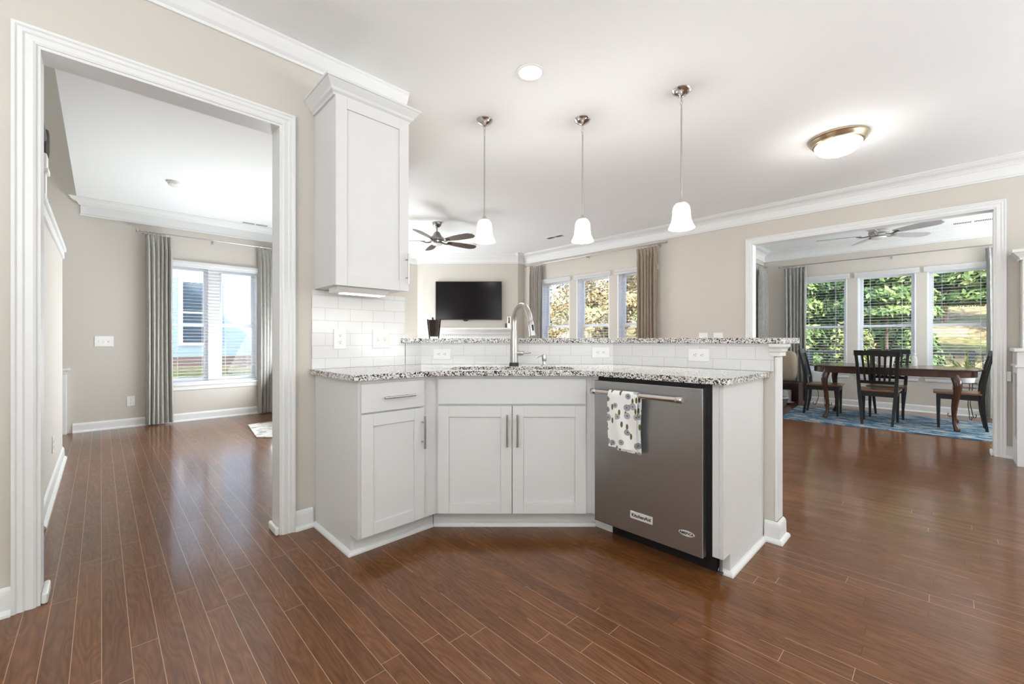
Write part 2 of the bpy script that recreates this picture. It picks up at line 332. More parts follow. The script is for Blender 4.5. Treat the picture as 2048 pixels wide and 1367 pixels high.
class MB:
    def __init__(s, F=W0): s.bm = bmesh.new(); s.F = F
    def v(s, p): return s.bm.verts.new(s.F(p))
    def face(s, vs):
        try: return s.bm.faces.new(vs)
        except ValueError: return None
    def box(s, a0, a1, b0, b1, z0, z1):
        v = [s.v((a, b, z)) for z in (z0, z1) for a, b in ((a0, b0), (a1, b0), (a1, b1), (a0, b1))]
        for f in ((0, 3, 2, 1), (4, 5, 6, 7), (0, 1, 5, 4), (1, 2, 6, 5), (2, 3, 7, 6), (3, 0, 4, 7)): s.face([v[i] for i in f])
        return s
    def prism(s, poly, h0, h1, axis='z'):
        """poly in two axes, extruded along the third: z -> (a,b), a -> (b,z), b -> (a,z)"""
        def P(p, h): return {'z': (p[0], p[1], h), 'a': (h, p[0], p[1]), 'b': (p[0], h, p[1])}[axis]
        lo = [s.v(P(p, h0)) for p in poly]; hi = [s.v(P(p, h1)) for p in poly]; n = len(poly)
        s.face(lo[::-1]); s.face(hi)
        for i in range(n): s.face([lo[i], lo[(i + 1) % n], hi[(i + 1) % n], hi[i]])
        return s
    def slab(s, outer, holes, z0, z1):
        """flat plate with holes"""
        loops = [outer] + list(holes); edges = []; rings = []
        for lp in loops:
            vs = [s.v((p[0], p[1], z1)) for p in lp]; rings.append(vs)
            for i in range(len(vs)): edges.append(s.bm.edges.new((vs[i], vs[(i + 1) % len(vs)])))
        r = bmesh.ops.triangle_fill(s.bm, edges=edges, use_beauty=True)
        fs = [g for g in r['geom'] if isinstance(g, bmesh.types.BMFace)]
        lows = {}
        for vs in rings:
            for vv in vs: lows[vv] = s.bm.verts.new(vv.co - Vector((0, 0, z1 - z0)))
        for f in fs: s.face([lows[x] for x in reversed(f.verts)])
        for vs in rings:
            for i in range(len(vs)):
                p, q = vs[i], vs[(i + 1) % len(vs)]; s.face([p, lows[p], lows[q], q])
        return s
    def sweep(s, path, prof, place, closed=False):
        """profile (o, t) swept along a 2D path: o is the mitred offset to the left of the path, t the third axis"""
        n = len(path); rings = []
        for i in range(n):
            p = Vector(path[i]); d = []
            if i > 0 or closed: d.append((p - Vector(path[i - 1])).normalized())
            if i < n - 1 or closed: d.append((Vector(path[(i + 1) % n]) - p).normalized())
            nn = [Vector((-x.y, x.x)) for x in d]; m = sum(nn, Vector((0, 0)))
            m = m / max(0.2, m.dot(nn[0]) ) if m.length > 1e-6 else nn[0]
            rings.append([s.v(place(p.x + m.x * o, p.y + m.y * o, t)) for o, t in prof])
        k = len(prof); R_ = range(n if closed else n - 1)
        for i in R_:
            a, b = rings[i], rings[(i + 1) % n]
            for j in range(k): s.face([a[j], a[(j + 1) % k], b[(j + 1) % k], b[j]])
        if not closed: s.face(rings[0][::-1]); s.face(rings[-1])
        return s
    def lathe(s, prof, ctr, n=32, close=False):
        """(r, z) profile around a vertical axis"""
        rings = []
        for r, z in prof:
            if r < 1e-6: rings.append([s.v((ctr[0], ctr[1], ctr[2] + z))])
            else: rings.append([s.v((ctr[0] + r * math.cos(2 * math.pi * i / n), ctr[1] + r * math.sin(2 * math.pi * i / n), ctr[2] + z)) for i in range(n)])
        seq = list(zip(rings, rings[1:])) + ([(rings[-1], rings[0])] if close else [])
        for a, b in seq:
            for i in range(n):
                j = (i + 1) % n
                if len(a) == 1 and len(b) == 1: continue
                if len(a) == 1: s.face([a[0], b[j], b[i]])
                elif len(b) == 1: s.face([a[i], a[j], b[0]])
                else: s.face([a[i], a[j], b[j], b[i]])
        return s
    def tube(s, pts, r, n=12, caps=True, flat=1.0):
        """round tube along 3D points in frame coordinates; r a number or a list"""
        P = [Vector(s.F(p)) for p in pts]; rs = r if isinstance(r, (list, tuple)) else [r] * len(P)
        up = Vector((0, 0, 1)); rings = []; prev = None
        for i, p in enumerate(P):
            t = ((P[min(i + 1, len(P) - 1)] - P[max(i - 1, 0)])).normalized()
            if prev is None:
                u = t.cross(up)
                if u.length < 1e-3: u = t.cross(Vector((1, 0, 0)))
                u.normalize()
            else:
                u = (prev - t * prev.dot(t)).normalized()
            prev = u; v_ = t.cross(u)
            rings.append([s.bm.verts.new(p + (u * math.cos(2 * math.pi * k / n) + v_ * flat * math.sin(2 * math.pi * k / n)) * rs[i]) for k in range(n)])
        for a, b in zip(rings, rings[1:]):
            for k in range(n): s.face([a[k], a[(k + 1) % n], b[(k + 1) % n], b[k]])
        if caps: s.face(rings[0][::-1]); s.face(rings[-1])
        return s
    def ball(s, ctr, r, n=14, sq=1.0):
        pr = [(r * math.sin(math.pi * i / 8), -r * sq * math.cos(math.pi * i / 8)) for i in range(9)]
        pr[0] = (0, -r * sq); pr[-1] = (0, r * sq)
        return s.lathe(pr, ctr, n)
    def grid(s, fn, nu, nv):
        g = [[s.v(fn(i / nu, j / nv)) for i in range(nu + 1)] for j in range(nv + 1)]
        for j in range(nv):
            for i in range(nu): s.face([g[j][i], g[j][i + 1], g[j + 1][i + 1], g[j + 1][i]])
        return s
OFF = {}
def build(mb, name, m, parent=None, smooth=False, bevel=0.0, solid=0.0, seg=2, autosmooth=True):
    bm = mb.bm
    bmesh.ops.recalc_face_normals(bm, faces=bm.faces)
    if parent is not None:
        off = OFF[parent.name]
        bmesh.ops.translate(bm, verts=bm.verts, vec=-Vector(off))
    me = bpy.data.meshes.new(name); bm.to_mesh(me); bm.free()
    if smooth:
        for p in me.polygons: p.use_smooth = True
    o = bpy.data.objects.new(name, me); C.objects.link(o)
    me.materials.append(m)
    if solid:
        md = o.modifiers.new('thickness', 'SOLIDIFY'); md.thickness = solid; md.offset = 0
    if bevel:
        md = o.modifiers.new('edge', 'BEVEL'); md.width = bevel; md.segments = seg; md.limit_method = 'ANGLE'; md.angle_limit = R(40)
    if smooth:
        md = o.modifiers.new('split', 'EDGE_SPLIT'); md.split_angle = R(42)
    OFF[o.name] = (0, 0, 0)
    if parent is not None:
        o.parent = parent; OFF[o.name] = OFF[parent.name]
    return o
def tag(o, label, cat, group=None, kind=None):
    o['label'] = label; o['category'] = cat
    if group: o['group'] = group
    if kind: o['kind'] = kind
    return o
def struct(o, label=None, cat=None):
    o['kind'] = 'structure'
    if label: o['label'] = label
    if cat: o['category'] = cat
    return o
def thing(name, label, cat, loc=(0, 0, 0), group=None, kind=None):
    o = bpy.data.objects.new(name, None); C.objects.link(o); o.location = loc; o.empty_display_size = 0.1
    OFF[o.name] = tuple(loc); return tag(o, label, cat, group, kind)
def dup(root, loc, rz, label=None, group=None):
    r = root.copy(); C.objects.link(r); r.location = loc; r.rotation_euler = (0, 0, rz)
    if label: r['label'] = label
    if group: r['group'] = group
    OFF[r.name] = tuple(loc)
    for ch in list(root.children):
        k = ch.copy(); C.objects.link(k); k.parent = r
        for g in list(ch.children):
            q = g.copy(); C.objects.link(q); q.parent = k
    return r
def fillet(pts, radii, n=8, closed=True):
    out = []
    for i, p in enumerate(pts):
        r = radii[i]; p = Vector(p)
        if r <= 0: out.append(tuple(p)); continue
        a = Vector(pts[i - 1]); b = Vector(pts[(i + 1) % len(pts)])
        u = (a - p).normalized(); v = (b - p).normalized(); ang = u.angle(v)
        d = r / math.tan(ang / 2); cen = p + (u + v).normalized() * (r / math.sin(ang / 2))
        p0, p1 = p + u * d, p + v * d
        a0 = math.atan2(p0.y - cen.y, p0.x - cen.x); a1 = math.atan2(p1.y - cen.y, p1.x - cen.x)
        da = (a1 - a0 + math.pi) % (2 * math.pi) - math.pi
        for k in range(n + 1): out.append((cen.x + r * math.cos(a0 + da * k / n), cen.y + r * math.sin(a0 + da * k / n)))
    return out
def wallmesh(F, a0, a1, b0, b1, z0, z1, holes=()):
    """wall slab with rectangular holes (a0,a1,z0,z1)"""
    mb = MB(F); xs = sorted({a0, a1, *[h[0] for h in holes], *[h[1] for h in holes]})
    for l, r in zip(xs, xs[1:]):
        mid = (l + r) / 2; hs = sorted([(h[2], h[3]) for h in holes if h[0] < mid < h[1]]); z = z0
        for h0, h1 in hs:
            if h0 > z: mb.box(l, r, b0, b1, z, h0)
            z = h1
        if z < z1: mb.box(l, r, b0, b1, z, z1)
    return mb

# ------------------------------------------------------------------ the shell
CEIL, LW, RW, DW, HW, LVW = 2.77, 2.60, 6.02, 8.90, 7.15, 7.33
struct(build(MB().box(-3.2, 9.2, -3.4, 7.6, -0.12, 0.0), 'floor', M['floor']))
mb = MB()
mb.box(-3.2, 6.15, -3.4, 2.66, CEIL, CEIL + 0.25)                     # kitchen
mb.box(-0.205, 6.15, 2.66, 7.5, CEIL, CEIL + 0.25)                    # hall and living room
mb.box(-1.45, -0.205, 2.66, 3.0, CEIL, CEIL + 0.25)
mb.box(6.15, 9.2, -3.4, 2.6, 2.72, CEIL + 0.25)                       # dining bay
struct(build(mb, 'ceiling', M['ceiling']))
HOLE_L = (-0.19, 0.727, 0.0, 2.298)
struct(build(wallmesh(W0, -3.1, 1.50, LW, LW + 0.13, 0, CEIL, [HOLE_L]), 'wall_left', M['wall']))
LIVW = [(-5.37, -4.695), (-4.545, -3.87), (-3.72, -3.045)]
HOLE_R = (-1.74, 0.335, 0.0, 2.335)
struct(build(wallmesh(RT, -5.84, 3.3, RW, RW + 0.13, 0, CEIL, [HOLE_R] + [(a, b, 0.62, 2.2) for a, b in LIVW]), 'wall_right', M['wall']))
TVW = [DGp(-1.76, 8.27), DGp(0.115, 8.27)]
struct(build(MB().prism([(6.02, 5.841), (TVW[1][0], 5.841), TVW[1], TVW[0], (TVW[0][0], LVW), (TVW[0][0], LVW + 0.2), (6.15, LVW + 0.2), (6.15, 5.841)], 0, CEIL), 'wall_fireplace', M['wall']))
struct(build(MB().box(2.1, TVW[0][0], LVW, LVW + 0.2, 0, CEIL), 'wall_living', M['wall']))
struct(build(MB().prism([(1.38, LW + 0.13), (1.50, LW + 0.13), (1.50, 3.98), (2.22, 4.10), (2.22, LVW), (2.10, LVW), (2.10, 4.2), (1.38, 4.10)], 0, CEIL), 'wall_divider', M['wall']))
HALLW = (0.60, 1.68, 0.50, 2.12)
struct(build(wallmesh(W0, -1.45, 2.10, HW, HW + 0.2, 0, 5.2, [HALLW]), 'wall_hall', M['wall']))
struct(build(MB().box(-1.45, -1.30, 2.73, HW, 0, 5.2), 'wall_stairwell', M['wall']))
struct(build(MB().box(-1.30, -0.2, 2.85, 3.0, CEIL + 0.25, 5.2), 'wall_landing', M['wall']))
struct(build(MB().box(-0.205, -0.1, 3.0, HW, CEIL + 0.25, 5.2), 'wall_upper', M['wall']))
struct(build(MB().box(-1.45, -0.1, 2.85, HW + 0.2, 5.2, 5.3), 'ceiling_stairwell', M['ceiling']))
DINW = [(-1.83, -1.13), (-1.0, -0.30), (-0.185, 0.52)]
struct(build(wallmesh(RT, -2.5, 3.3, DW, DW + 0.2, 0, CEIL, [(a, b, 0.55, 2.16) for a, b in DINW]), 'wall_dining', M['wall']))
SIDEW = (7.25, 8.15, 0.55, 2.16)
struct(build(wallmesh(W0, RW + 0.13, DW, 2.36, 2.5, 0, CEIL, [SIDEW]), 'wall_bay', M['wall']))
struct(build(MB().box(-3.1, -2.95, -3.3, LW, 0, CEIL), 'wall_kitchen', M['wall']))
struct(build(MB().box(-3.1, 9.1, -3.3, -3.15, 0, CEIL), 'wall_back', M['wall']))

# crown mouldings
def crown(z, h, out):
    return [(0, z - h), (0.018, z - h), (0.022, z - h + 0.012), (0.014, z - h + 0.024), (0.014, z - 0.40 * h), (0.028, z - 0.40 * h), (0.034, z - 0.34 * h),
            (out * 0.42, z - 0.24 * h), (out * 0.7, z - 0.19 * h), (out * 0.86, z - 0.12 * h), (out * 0.9, z - 0.07 * h), (out, z - 0.05 * h), (out, z - 0.0005), (0, z - 0.0005)]
XY = lambda x, y, t: (x, y, t)
tn = 0
def trim(mb, **kw):
    global tn; tn += 1
    return struct(build(mb, 'trim_%d' % tn, M['trim'], **kw))
trim(MB().sweep([(RW, -3.15), (RW, 5.841), (TVW[1][0], 5.841), TVW[1], TVW[0], (TVW[0][0], LVW), (2.22, LVW)], crown(CEIL, 0.178, 0.145), XY))
small = [(0, CEIL - 0.098), (0.012, CEIL - 0.098), (0.016, CEIL - 0.085), (0.03, CEIL - 0.07), (0.05, CEIL - 0.035), (0.058, CEIL - 0.02), (0.066, CEIL - 0.012), (0.066, CEIL - 0.0005), (0, CEIL - 0.0005)]
trim(MB().sweep([(1.50, LW), (-2.95, LW)], small, XY))
trim(MB().sweep([(2.10, HW), (-0.16, HW), (-0.16, HW + 0.001)], crown(CEIL, 0.20, 0.11), XY))
trim(MB().sweep([(DW, -3.15), (DW, 2.36), (RW + 0.13, 2.36)], crown(2.72, 0.18, 0.14), XY))
# casings of the two cased openings, with jambs
cas = [(0, 0), (0, 0.012), (0.008, 0.016), (0.03, 0.012), (0.036, 0.018), (0.050, 0.016), (0.056, 0.022), (0.066, 0.022), (0.066, 0)]
def casing(F, hole, b, wdt=0.066, side=-1):
    a0, a1, _, z1 = hole; pr = [(o * wdt / 0.066, t) for o, t in cas]
    return MB(F).sweep([(a0, 0), (a0, z1), (a1, z1), (a1, 0)], pr, lambda p, q, t: (p, b + side * t, q))
trim(casing(W0, HOLE_L, LW))
trim(casing(W0, HOLE_L, LW + 0.13, side=1))
trim(casing(RT, HOLE_R, RW))
trim(casing(RT, HOLE_R, RW + 0.13, side=1))
def jamb(F, hole, b0, b1, t=0.012):
    a0, a1, _, z1 = hole
    return MB(F).box(a0, a0 + t, b0, b1, 0, z1).box(a1 - t, a1, b0, b1, 0, z1).box(a0 + t, a1 - t, b0, b1, z1 - t, z1)
trim(jamb(W0, HOLE_L, LW - 0.006, LW + 0.136))
trim(jamb(RT, HOLE_R, RW - 0.006, RW + 0.136))
shoe_ = lambda k=1.0: [(0, 0), (0.019 * k, 0), (0.018 * k, 0.009), (0.012 * k, 0.017), (0.006 * k, 0.021), (0, 0.022)]
for x0, x1 in ((-0.178, -0.157), (0.694, 0.715)):
    mb = MB().box(x0, x1, LW - 0.008, LW + 0.138, 0, 0.045); trim(mb, bevel=0.009, seg=3)
for a0, a1 in ((-1.728, -1.708), (0.303, 0.323)):
    trim(MB(RT).box(a0, a1, RW - 0.01, RW + 0.138, 0, 0.045), bevel=0.009, seg=3)
base = [(0, 0), (0.030, 0), (0.029, 0.010), (0.023, 0.019), (0.014, 0.023), (0.013, 0.085), (0.010, 0.098), (0.003, 0.108), (0, 0.11)]
bn = {}
def baseboard(side, path):
    struct(build(MB().sweep(path, base, XY), 'baseboard_' + side, M['trim']))
baseboard('left', [(0.893, LW), (0.793, LW)])
baseboard('kitchen', [(-0.256, LW), (-2.95, LW)])
baseboard('right', [(RW, 1.806), (RW, 5.841), (TVW[1][0], 5.841), TVW[1]])
baseboard('corner', [(RW, -3.15), (RW, -0.401)])
baseboard('living', [(TVW[0][0], LVW), (2.22, LVW)])
baseboard('hall', [(2.10, HW), (-0.24, HW)])
baseboard('dining', [(DW, -3.15), (DW, 2.36), (RW + 0.13, 2.36)])
# little chair rail stub between the dining casing and the hutch
trim(MB(RT).box(0.402, 0.43, RW - 0.02, RW - 0.0005, 0.71, 0.80), bevel=0.004)

# ------------------------------------------------------------------ windows
wnn = 0
def window(F, a0, a1, b0, z0, z1, zm, depth=0.12, units=1, mull=0.13, label=None):
    """double-hung vinyl window set back in its opening"""
    global wnn; wnn += 1
    root = bpy.data.objects.new('window_%d' % wnn, None); C.objects.link(root)
    root.location = F(((a0 + a1) / 2, b0, z0)); OFF[root.name] = tuple(root.location); root['kind'] = 'structure'
    f = MB(F); bd = b0 + depth
    f.box(a0, a0 + 0.02, b0 + 0.001, bd + 0.06, z0 + 0.001, z1 - 0.001).box(a1 - 0.02, a1, b0 + 0.001, bd + 0.06, z0 + 0.001, z1 - 0.001)
    f.box(a0 + 0.02, a1 - 0.02, b0 + 0.001, bd + 0.06, z1 - 0.021, z1 - 0.001).box(a0 + 0.02, a1 - 0.02, b0 + 0.03, bd + 0.06, z0, z0 + 0.03)
    wU = ((a1 - a0) - mull * (units - 1)) / units
    for k in range(units - 1):
        m0 = a0 + wU * (k + 1) + mull * k; f.box(m0, m0 + mull, b0 + 0.05, bd + 0.06, z0 + 0.03, z1 - 0.021)
    build(f, 'window_frame', M['vinyl'], root, bevel=0.002)
    for k in range(units):
        u0 = a0 + k * (wU + mull) + (0.02 if k == 0 else 0); u1 = a0 + k * (wU + mull) + wU - (0.02 if k == units - 1 else 0)
        for nm, y0, q0, q1 in (('upper_sash', bd + 0.025, zm - 0.005, z1 - 0.021), ('lower_sash', bd - 0.01, z0 + 0.03, zm + 0.035)):
            t = 0.042; sh = MB(F)
            sh.box(u0, u0 + t, y0, y0 + 0.03, q0, q1).box(u1 - t, u1, y0, y0 + 0.03, q0, q1).box(u0 + t, u1 - t, y0, y0 + 0.03, q0, q0 + t).box(u0 + t, u1 - t, y0, y0 + 0.03, q1 - t, q1)
            so = build(sh, nm, M['vinyl'], root, bevel=0.002)
            build(MB(F).box(u0 + t, u1 - t, y0 + 0.012, y0 + 0.016, q0 + t, q1 - t), 'pane', M['glass'], so)
    st = MB(F).box(a0 - 0.035, a1 + 0.035, b0 - 0.035, b0 - 0.0005, z0 - 0.022, z0 + 0.001).box(a0, a1, b0 - 0.0005, b0 + 0.03, z0 - 0.0, z0 + 0.004)
    st.box(a0 - 0.02, a1 + 0.02, b0 - 0.014, b0 - 0.0005, z0 - 0.08, z0 - 0.022)
    build(st, 'window_sill', M['trim'], root, bevel=0.003)
    return root
def blind(F, a0, a1, b0, z0, z1, label, group, cords=2, wand=True, pitch=0.0455, dz=-0.5):
    """faux-wood blind hung inside the opening with a valance across the head"""
    root = thing('window_blind', label, 'blind', F(((a0 + a1) / 2, b0, z1)), group)
    v = MB(F)
    v.prism([(b0 - 0.046, z1 + 0.03), (b0 - 0.040, z1 + 0.036), (b0 - 0.002, z1 + 0.036), (b0 - 0.002, z1 - 0.045), (b0 - 0.030, z1 - 0.045), (b0 - 0.032, z1 - 0.02), (b0 - 0.044, z1 + 0.0)], a0 - 0.035, a1 + 0.035, 'a')
    build(v, 'valance', M['slat'], root)
    sl = MB(F); z = z1 - 0.07; n = 0
    while z > z0 + 0.045:
        e = 0.002
        sl.prism([(b0 + 0.012, z - e), (b0 + 0.012, z - e + 0.003), (b0 + 0.060, z + e + 0.003), (b0 + 0.060, z + e)], a0 + 0.025, a1 - 0.025, 'a'); z -= pitch; n += 1
    build(sl, 'slats', M['slat'], root)
    build(MB(F).box(a0 + 0.024, a1 - 0.024, b0 + 0.010, b0 + 0.062, z0 + 0.012, z0 + 0.030), 'bottom_rail', M['slat'], root, bevel=0.003)
    cd = MB(F)
    for k in range(cords):
        a = a0 + (a1 - a0) * (k + 0.5) / cords if cords != 2 else (a0 + 0.16 if k == 0 else a1 - 0.16)
        for b in (b0 + 0.009, b0 + 0.064): cd.tube([(a, b, z0 + 0.02), (a, b, z1)], 0.0013, 5)
    build(cd, 'ladder_cords', M['slat'], root)
    if wand:
        build(MB(F).tube([(a0 + 0.07, b0 + 0.002, z1 - 0.04), (a0 + 0.07, b0 - 0.002, z1 - 0.75)], 0.0035, 6), 'tilt_wand', M['slat'], root)
    return root
for (a, b) in LIVW: window(RT, a, b, RW, 0.62, 2.2, 1.335)
lab = ['white blind on the living room window next to the left taupe curtain', 'white blind on the middle one of the three living room windows', 'white blind on the living room window half behind the right taupe curtain']
for i, (a, b) in enumerate(LIVW): blind(RT, a, b, RW, 0.62, 2.2, lab[i], 'living room blinds')
for (a, b) in DINW: window(RT, a, b, DW, 0.55, 2.16, 1.305)
lab = ['white blind over the leftmost dining window, beside the long grey curtain', 'white blind over the middle dining window behind the orchid', 'white blind over the rightmost dining window, nearest the cased opening']
for i, (a, b) in enumerate(DINW): blind(RT, a, b, DW, 0.55, 2.16, lab[i], 'dining room blinds')
window(W0, SIDEW[0], SIDEW[1], 2.36, 0.55, 2.16, 1.305)
blind(W0, SIDEW[0], SIDEW[1], 2.36, 0.55, 2.16, 'white blind on the dining side window, seen edge-on past the opening', 'dining room blinds')
window(W0, HALLW[0], HALLW[1], HW, HALLW[2], HALLW[3], 1.285, units=2)
blind(W0, HALLW[0], HALLW[1], HW, HALLW[2], HALLW[3], 'wide white blind on the double window of the left room', 'left room blind', cords=4)

# ------------------------------------------------------------------ curtains and rods
def curtain(F, a0, a1, b, z0, z1, m, label, pleats=6, flare=0.0, group=None, rings=True):
    root = thing('curtain', label, 'curtain', F(((a0 + a1) / 2, b, z0)), group)
    def fn(u, v):
        z = z0 + (z1 - z0) * v
        top = max(0.0, (v - 0.93) / 0.07)
        amp = 0.036 * (1 - 0.55 * top) * (0.85 + 0.3 * math.sin(7 * u + 2 * v))
        ph = 2 * math.pi * pleats * (u + 0.015 * math.sin(9 * u + 3 * (1 - v)))
        wv = math.sin(ph) + 0.25 * math.sin(2 * ph + 1.0)
        if top > 0: wv = (1 - top) * wv + top * (abs(math.sin(ph / 2)) ** 0.35 * -2 + 1.2)
        mid = (a0 + a1) / 2; a = a0 + (a1 - a0) * u + 0.010 * math.cos(ph) * (1 - top)
        a = mid + (a - mid) * (1 + flare * (1 - v) - 0.06 * math.sin(math.pi * v))
        return (a, b + amp * wv, z)
    build(MB(F).grid(fn, pleats * 14, 26), 'panel', m, root, smooth=True, solid=0.003)
    if rings:
        for k in range(pleats):
            a = a0 + (a1 - a0) * (k + 0.5) / pleats
            p = [(a, b + 0.02 * math.cos(t * math.pi / 8), z1 + 0.022 + 0.02 * math.sin(t * math.pi / 8)) for t in range(17)]
            build(MB(F).tube(p, 0.0025, 6), 'ring', M['nickel'], root, smooth=True)
    return root
def rod(F, a0, a1, b, bw, z, label, nb=(0.03, 0.5, 0.97), ends=(True, True)):
    root = thing('curtain_rod', label, 'curtain rod', F((a0, b, z)))
    build(MB(F).tube([(a0, b, z), (a1, b, z)], 0.009, 10), 'pole', M['nickel'], root, smooth=True)
    for k, e in enumerate(ends):
        if e:
            x = a0 - 0.012 if k == 0 else a1 + 0.012; s = -1 if k == 0 else 1
            build(MB(F).tube([(x - s * 0.012, b, z), (x - s * 0.006, b, z), (x, b, z), (x + s * 0.014, b, z), (x + s * 0.026, b, z), (x + s * 0.03, b, z)], [0.011, 0.016, 0.013, 0.021, 0.018, 0.006], 14), 'finial', M['nickel'], root, smooth=True)
    for f in nb:
        a = a0 + (a1 - a0) * f
        build(MB(F).box(a - 0.008, a + 0.008, b, bw - 0.001, z - 0.022, z - 0.009).box(a - 0.012, a + 0.012, bw - 0.006, bw - 0.0008, z - 0.045, z + 0.012), 'bracket', M['nickel'], root)
    return root
curtain(W0, 0.40, 0.665, HW - 0.085, 0.02, 2.43, M['curt_hall'], 'silvery pleated curtain left of the left room window', 6, 0.05, 'left room curtains')
curtain(W0, 1.655, 1.93, HW - 0.085, 0.02, 2.43, M['curt_hall'], 'silvery pleated curtain right of the left room window, cut off by the door jamb', 6, 0.05, 'left room curtains')
rod(W0, 0.35, 2.05, HW - 0.085, HW, 2.47, 'slim nickel curtain rod over the left room window', (0.02, 0.45, 0.96))
curtain(RT, -5.60, -5.31, RW - 0.09, 0.02, 2.49, M['curt_livgrey'], 'grey taupe curtain beside the fireplace corner', 6, 0.04, 'living room curtains')
curtain(RT, -3.33, -3.00, RW - 0.09, 0.02, 2.49, M['curt_living'], 'warm taupe curtain at the right end of the living room windows', 6, 0.06, 'living room curtains')
rod(RT, -5.68, -2.87, RW - 0.09, RW, 2.53, 'nickel double curtain rod above the three living room windows', (0.03, 0.5, 0.96))
curtain(RT, -2.02, -1.68, DW - 0.10, 0.02, 2.37, M['curt_dining'], 'grey pleated curtain at the left of the three dining windows', 6, 0.02, 'dining room curtains')
curtain(RT, 0.395, 0.62, DW - 0.10, 0.02, 2.37, M['curt_dining'], 'grey curtain at the right of the dining windows, half behind the casing', 4, 0.02, 'dining room curtains')
rod(RT, -2.06, 0.9, DW - 0.10, DW, 2.41, 'long thin nickel rod over the three dining windows', (0.02, 0.5, 0.97))
curtain(W0, 8.28, 8.60, 2.26, 0.02, 2.37, M['curt_dining'], 'grey curtain on the dining side wall, showing in the gap by the casing', 5, 0.02, 'dining room curtains')
rod(W0, 6.9, 8.63, 2.26, 2.36, 2.41, 'short nickel rod on the dining side wall', (0.03, 0.5, 0.97))

# ------------------------------------------------------------------ the bar wall, backsplash and bar top
def off_poly(yb, D, xr, y_end, x_start):
    """left leg y=yb, angled leg depth D, right leg x=xr"""
    return [(x_start, yb), ((D - s_ * yb) / c_, yb), (xr, (D - c_ * xr) / s_), (xr, y_end)]
front = off_poly(LW + 0.002, 3.002, 2.612, 0.642, 1.503); back = off_poly(LW + 0.105, 3.105, 2.715, 0.642, 1.503)
struct(build(MB().prism(front + back[::-1], 0, 1.071), 'wall_bar', M['wall']))
# end board, capital and base of the bar wall
trim(MB().box(2.610, 2.718, 0.629, 0.6415, 0.112, 1.0), bevel=0.002)
cap = [(0, 1.004), (0.012, 1.004), (0.012, 1.022), (0.018, 1.030), (0.020, 1.042), (0.030, 1.055), (0.030, 1.0705), (0, 1.0705)]
trim(MB().sweep([(2.7185, 0.9), (2.7185, 0.6285), (2.6105, 0.6285), (2.6105, 0.6625)], cap, XY))
struct(build(MB().sweep([(2.7195, 1.6), (2.7195, 0.628), (2.6095, 0.628), (2.6095, 0.688)], base, XY), 'baseboard_bar', M['trim']))
def plate(F, a0, a1, b, z0, z1, name, extra=(0, 0)):
    """tile slab whose own axes follow the wall so the bond runs with it"""
    mb = MB().box(0, a1 - a0, -0.007, 0, z0, z1)
    o = build(mb, name, M['tile']); p = F((a0, b, 0)); o.location = (p[0], p[1], 0); o.rotation_euler = (0, 0, math.atan2(F.A[1], F.A[0])); return struct(o)
plate(W0, 0.887, 1.4985, LW - 0.0005, 0.921, 1.386, 'wall_backsplash')
ax = (3.0 - s_ * LW) / c_
plate(W0, 1.504, ax, LW + 0.0008, 0.921, 1.071, 'wall_backsplash')
aL = -(3.0 * s_ - 2.60) / -c_ ; 
aL = (3.0 * s_ - LW) / c_; aR = (2.61 - 3.0 * c_) / s_
plate(DG, aL, aR, 3.0008, 0.921, 1.071, 'wall_backsplash')
plate(RT, -(3.0 - c_ * 2.61) / s_, -0.6445, 2.6108, 0.921, 1.071, 'wall_backsplash')

fb = off_poly(2.572, 2.970, 2.582, 0.590, 1.468); bb = off_poly(2.93, 3.33, 2.94, 0.590, 1.503)
outline = fb + bb[::-1] + [(1.503, 2.5985), (1.468, 2.5985)]
outline = fillet(outline, [0.004, 0, 0, 0.012, 0.02, 0, 0, 0, 0, 0.0], 5)
tag(build(MB().slab(outline, [], 1.0725, 1.1035), 'bar_top', M['granite'], bevel=0.006, seg=3), 'raised speckled granite bar top running above the sink', 'bar top')

# lower countertop with the sink cut out of it
fp = off_poly(1.985, 2.355, 1.965, 0.665, 0.876)
bp = off_poly(LW - 0.009, 2.991, 2.602, 0.665, 0.876)
ol = fp[:1] + fp[1:] + bp[::-1]
ol = fillet(ol, [0.045, 0.30, 0.30, 0.05, 0.0, 0, 0, 0], 10)
hole = fillet([DGp(-0.37, 2.435), DGp(0.37, 2.435), DGp(0.37, 2.71), DGp(-0.37, 2.71)], [0.06] * 4, 6)
tag(build(MB().slab(ol, [hole], 0.891, 0.920), 'countertop', M['granite'], bevel=0.007, seg=3), 'speckled granite countertop around the sink', 'countertop')
# undermount basin
bs = MB(DG); x0, x1, y0, y1, zb = -0.378, 0.378, 2.428, 2.718, 0.70
bs.box(x0, x1, y0, y1, zb - 0.003, zb).box(x0 - 0.003, x0, y0, y1, zb, 0.8905).box(x1, x1 + 0.003, y0, y1, zb, 0.8905).box(x0, x1, y0 - 0.003, y0, zb, 0.8905).box(x0, x1, y1, y1 + 0.003, zb, 0.8905)
r = thing('kitchen_sink', 'stainless undermount basin set into the granite below the faucet', 'sink', DG((0, 2.57, zb)))
build(bs, 'basin', M['steelbar'], r)
build(MB(DG).lathe([(0.0, 0.004), (0.03, 0.004), (0.042, 0.002), (0.042, 0.0002), (0, 0.0002)], (0, 2.57, zb), 20), 'drain', M['chrome'], r, smooth=True)

